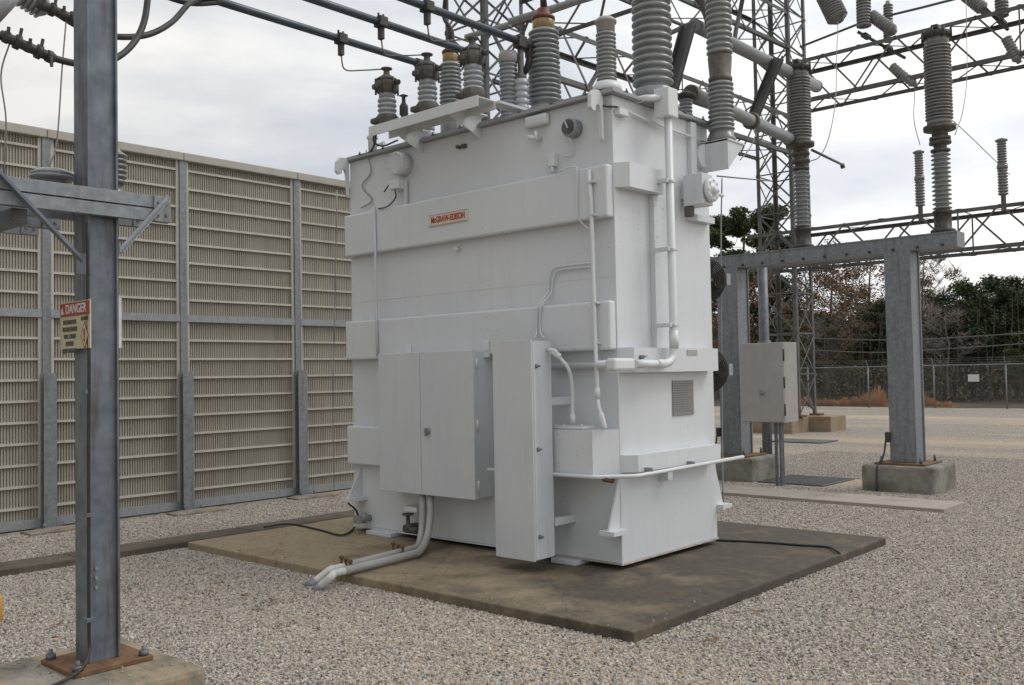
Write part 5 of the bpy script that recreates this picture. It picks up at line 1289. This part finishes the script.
# stray stones on the pad rim, plates and trench covers
st_ = MB()
def stray(x, y, z):
    s = random.uniform(.006, .013); a_ = random.random()*6.28
    vs_ = [(x+math.cos(a_+k*1.257)*s*random.uniform(.7, 1.2), y+math.sin(a_+k*1.257)*s*random.uniform(.7, 1.2), z+.001) for k in range(5)]
    st_.add(vs_+[(x+random.uniform(-.3, .3)*s, y, z+s*1.1), (x+s*.5, y+s*.3, z+s*.9)], [(0, 1, 6, 5), (1, 2, 6), (2, 3, 5, 6), (3, 4, 5), (4, 0, 5)])
for _ in range(130):
    k = random.random(); d_ = abs(random.gauss(0, .10))
    if k < .5: stray(PX0+.015+d_, random.uniform(PY0+.02, PY1-.02), PZ)
    elif k < .8: stray(random.uniform(PX0+.02, PX1-.02), PY0+.015+d_, PZ)
    elif k < .9: stray(random.uniform(5.3, 9.6), random.uniform(3.8, 9.3), PZ)
    else: stray(random.uniform(1.0, 6.0), random.uniform(9.58, 9.95), .065)
for _ in range(60): stray(random.uniform(1.95, 2.8), random.uniform(5.05, 5.95), .171)
tag(st_.build('stray_gravel', 'conc'), 'stray bits of gravel lying on the rims of pad and covers', 'gravel', None, 'stuff')
# few dead leaves and twigs on the gravel
lf = MB()
for (px_, py_) in ((262, 607), (268, 601), (250, 596), (132, 590), (48, 640), (60, 625), (705, 640), (760, 612), (900, 560), (640, 487)):
    c = at(px_, py_, Z=.025)
    for _ in range(4):
        a_ = random.random()*6.28; s = random.uniform(.015, .035); o = Vector((random.uniform(-.06, .06), random.uniform(-.06, .06), 0))
        lf.add([c+o+Vector((math.cos(a_)*s, math.sin(a_)*s, .01)), c+o+Vector((-math.sin(a_)*s*.5, math.cos(a_)*s*.5, 0)), c+o+Vector((-math.cos(a_)*s, -math.sin(a_)*s, .008)), c+o+Vector((math.sin(a_)*s*.5, -math.cos(a_)*s*.5, .015))], [(0, 1, 2, 3)])
tag(lf.build('dead_leaves', 'brownleaf'), 'scattered dry brown leaves lying on the gravel', 'leaves', None, 'stuff')

# ------------------------------------------------------------------ light and sky
SUN_EL, SUN_AZ = 50, -38     # degrees; azimuth from +X toward +Y
wd = bpy.data.worlds.new('World'); sc.world = wd; wd.use_nodes = True; nt = wd.node_tree
bg = nt.nodes['Background']; bg.inputs['Strength'].default_value = .1
sky = N(nt, 'ShaderNodeTexSky', sky_type='NISHITA'); sky.sun_disc = False; sky.sun_elevation = R(SUN_EL); sky.sun_rotation = R(90-SUN_AZ)
v = coords(nt, 'Generated', (1, 1, 3.6))
cl = ramp(nt, noise(nt, v, 2.3, 6, .5), [(.36, (6.9, 7.25, 7.9)), (.47, (8.6, 8.75, 9.0)), (.58, (11.2, 11.0, 10.7))])
# overcast is brightest around the hidden sun (ahead and to the right), dimmer behind
tc = N(nt, 'ShaderNodeTexCoord'); dt = N(nt, 'ShaderNodeVectorMath', operation='DOT_PRODUCT')
dt.inputs[1].default_value = Vector((.60, -.36, .71)).normalized(); nt.links.new(tc.outputs['Generated'], dt.inputs[0])
mr = N(nt, 'ShaderNodeMapRange'); mr.inputs['From Min'].default_value = -.7; mr.inputs['From Max'].default_value = .75; mr.inputs['To Min'].default_value = .34; mr.inputs['To Max'].default_value = 1.15
nt.links.new(dt.outputs['Value'], mr.inputs['Value'])
cl = mix(nt, 1.0, cl, mr.outputs[0], 'MULTIPLY')
out = mix(nt, .975, sky.outputs[0], cl)
nt.links.new(out, bg.inputs[0])
sl = bpy.data.lights.new('sun', 'SUN'); sl.energy = 1.2; sl.angle = R(25); sl.color = (1, .96, .9)
so = bpy.data.objects.new('sun', sl); COL.objects.link(so)
sd = Vector((math.cos(R(SUN_EL))*math.cos(R(SUN_AZ)), math.cos(R(SUN_EL))*math.sin(R(SUN_AZ)), math.sin(R(SUN_EL))))
so.rotation_euler = sd.to_track_quat('Z', 'Y').to_euler()
sc.view_settings.view_transform = 'Standard'; sc.view_settings.look = 'None'; sc.view_settings.exposure = 0.07; sc.view_settings.gamma = 1
sc.render.engine = 'CYCLES'
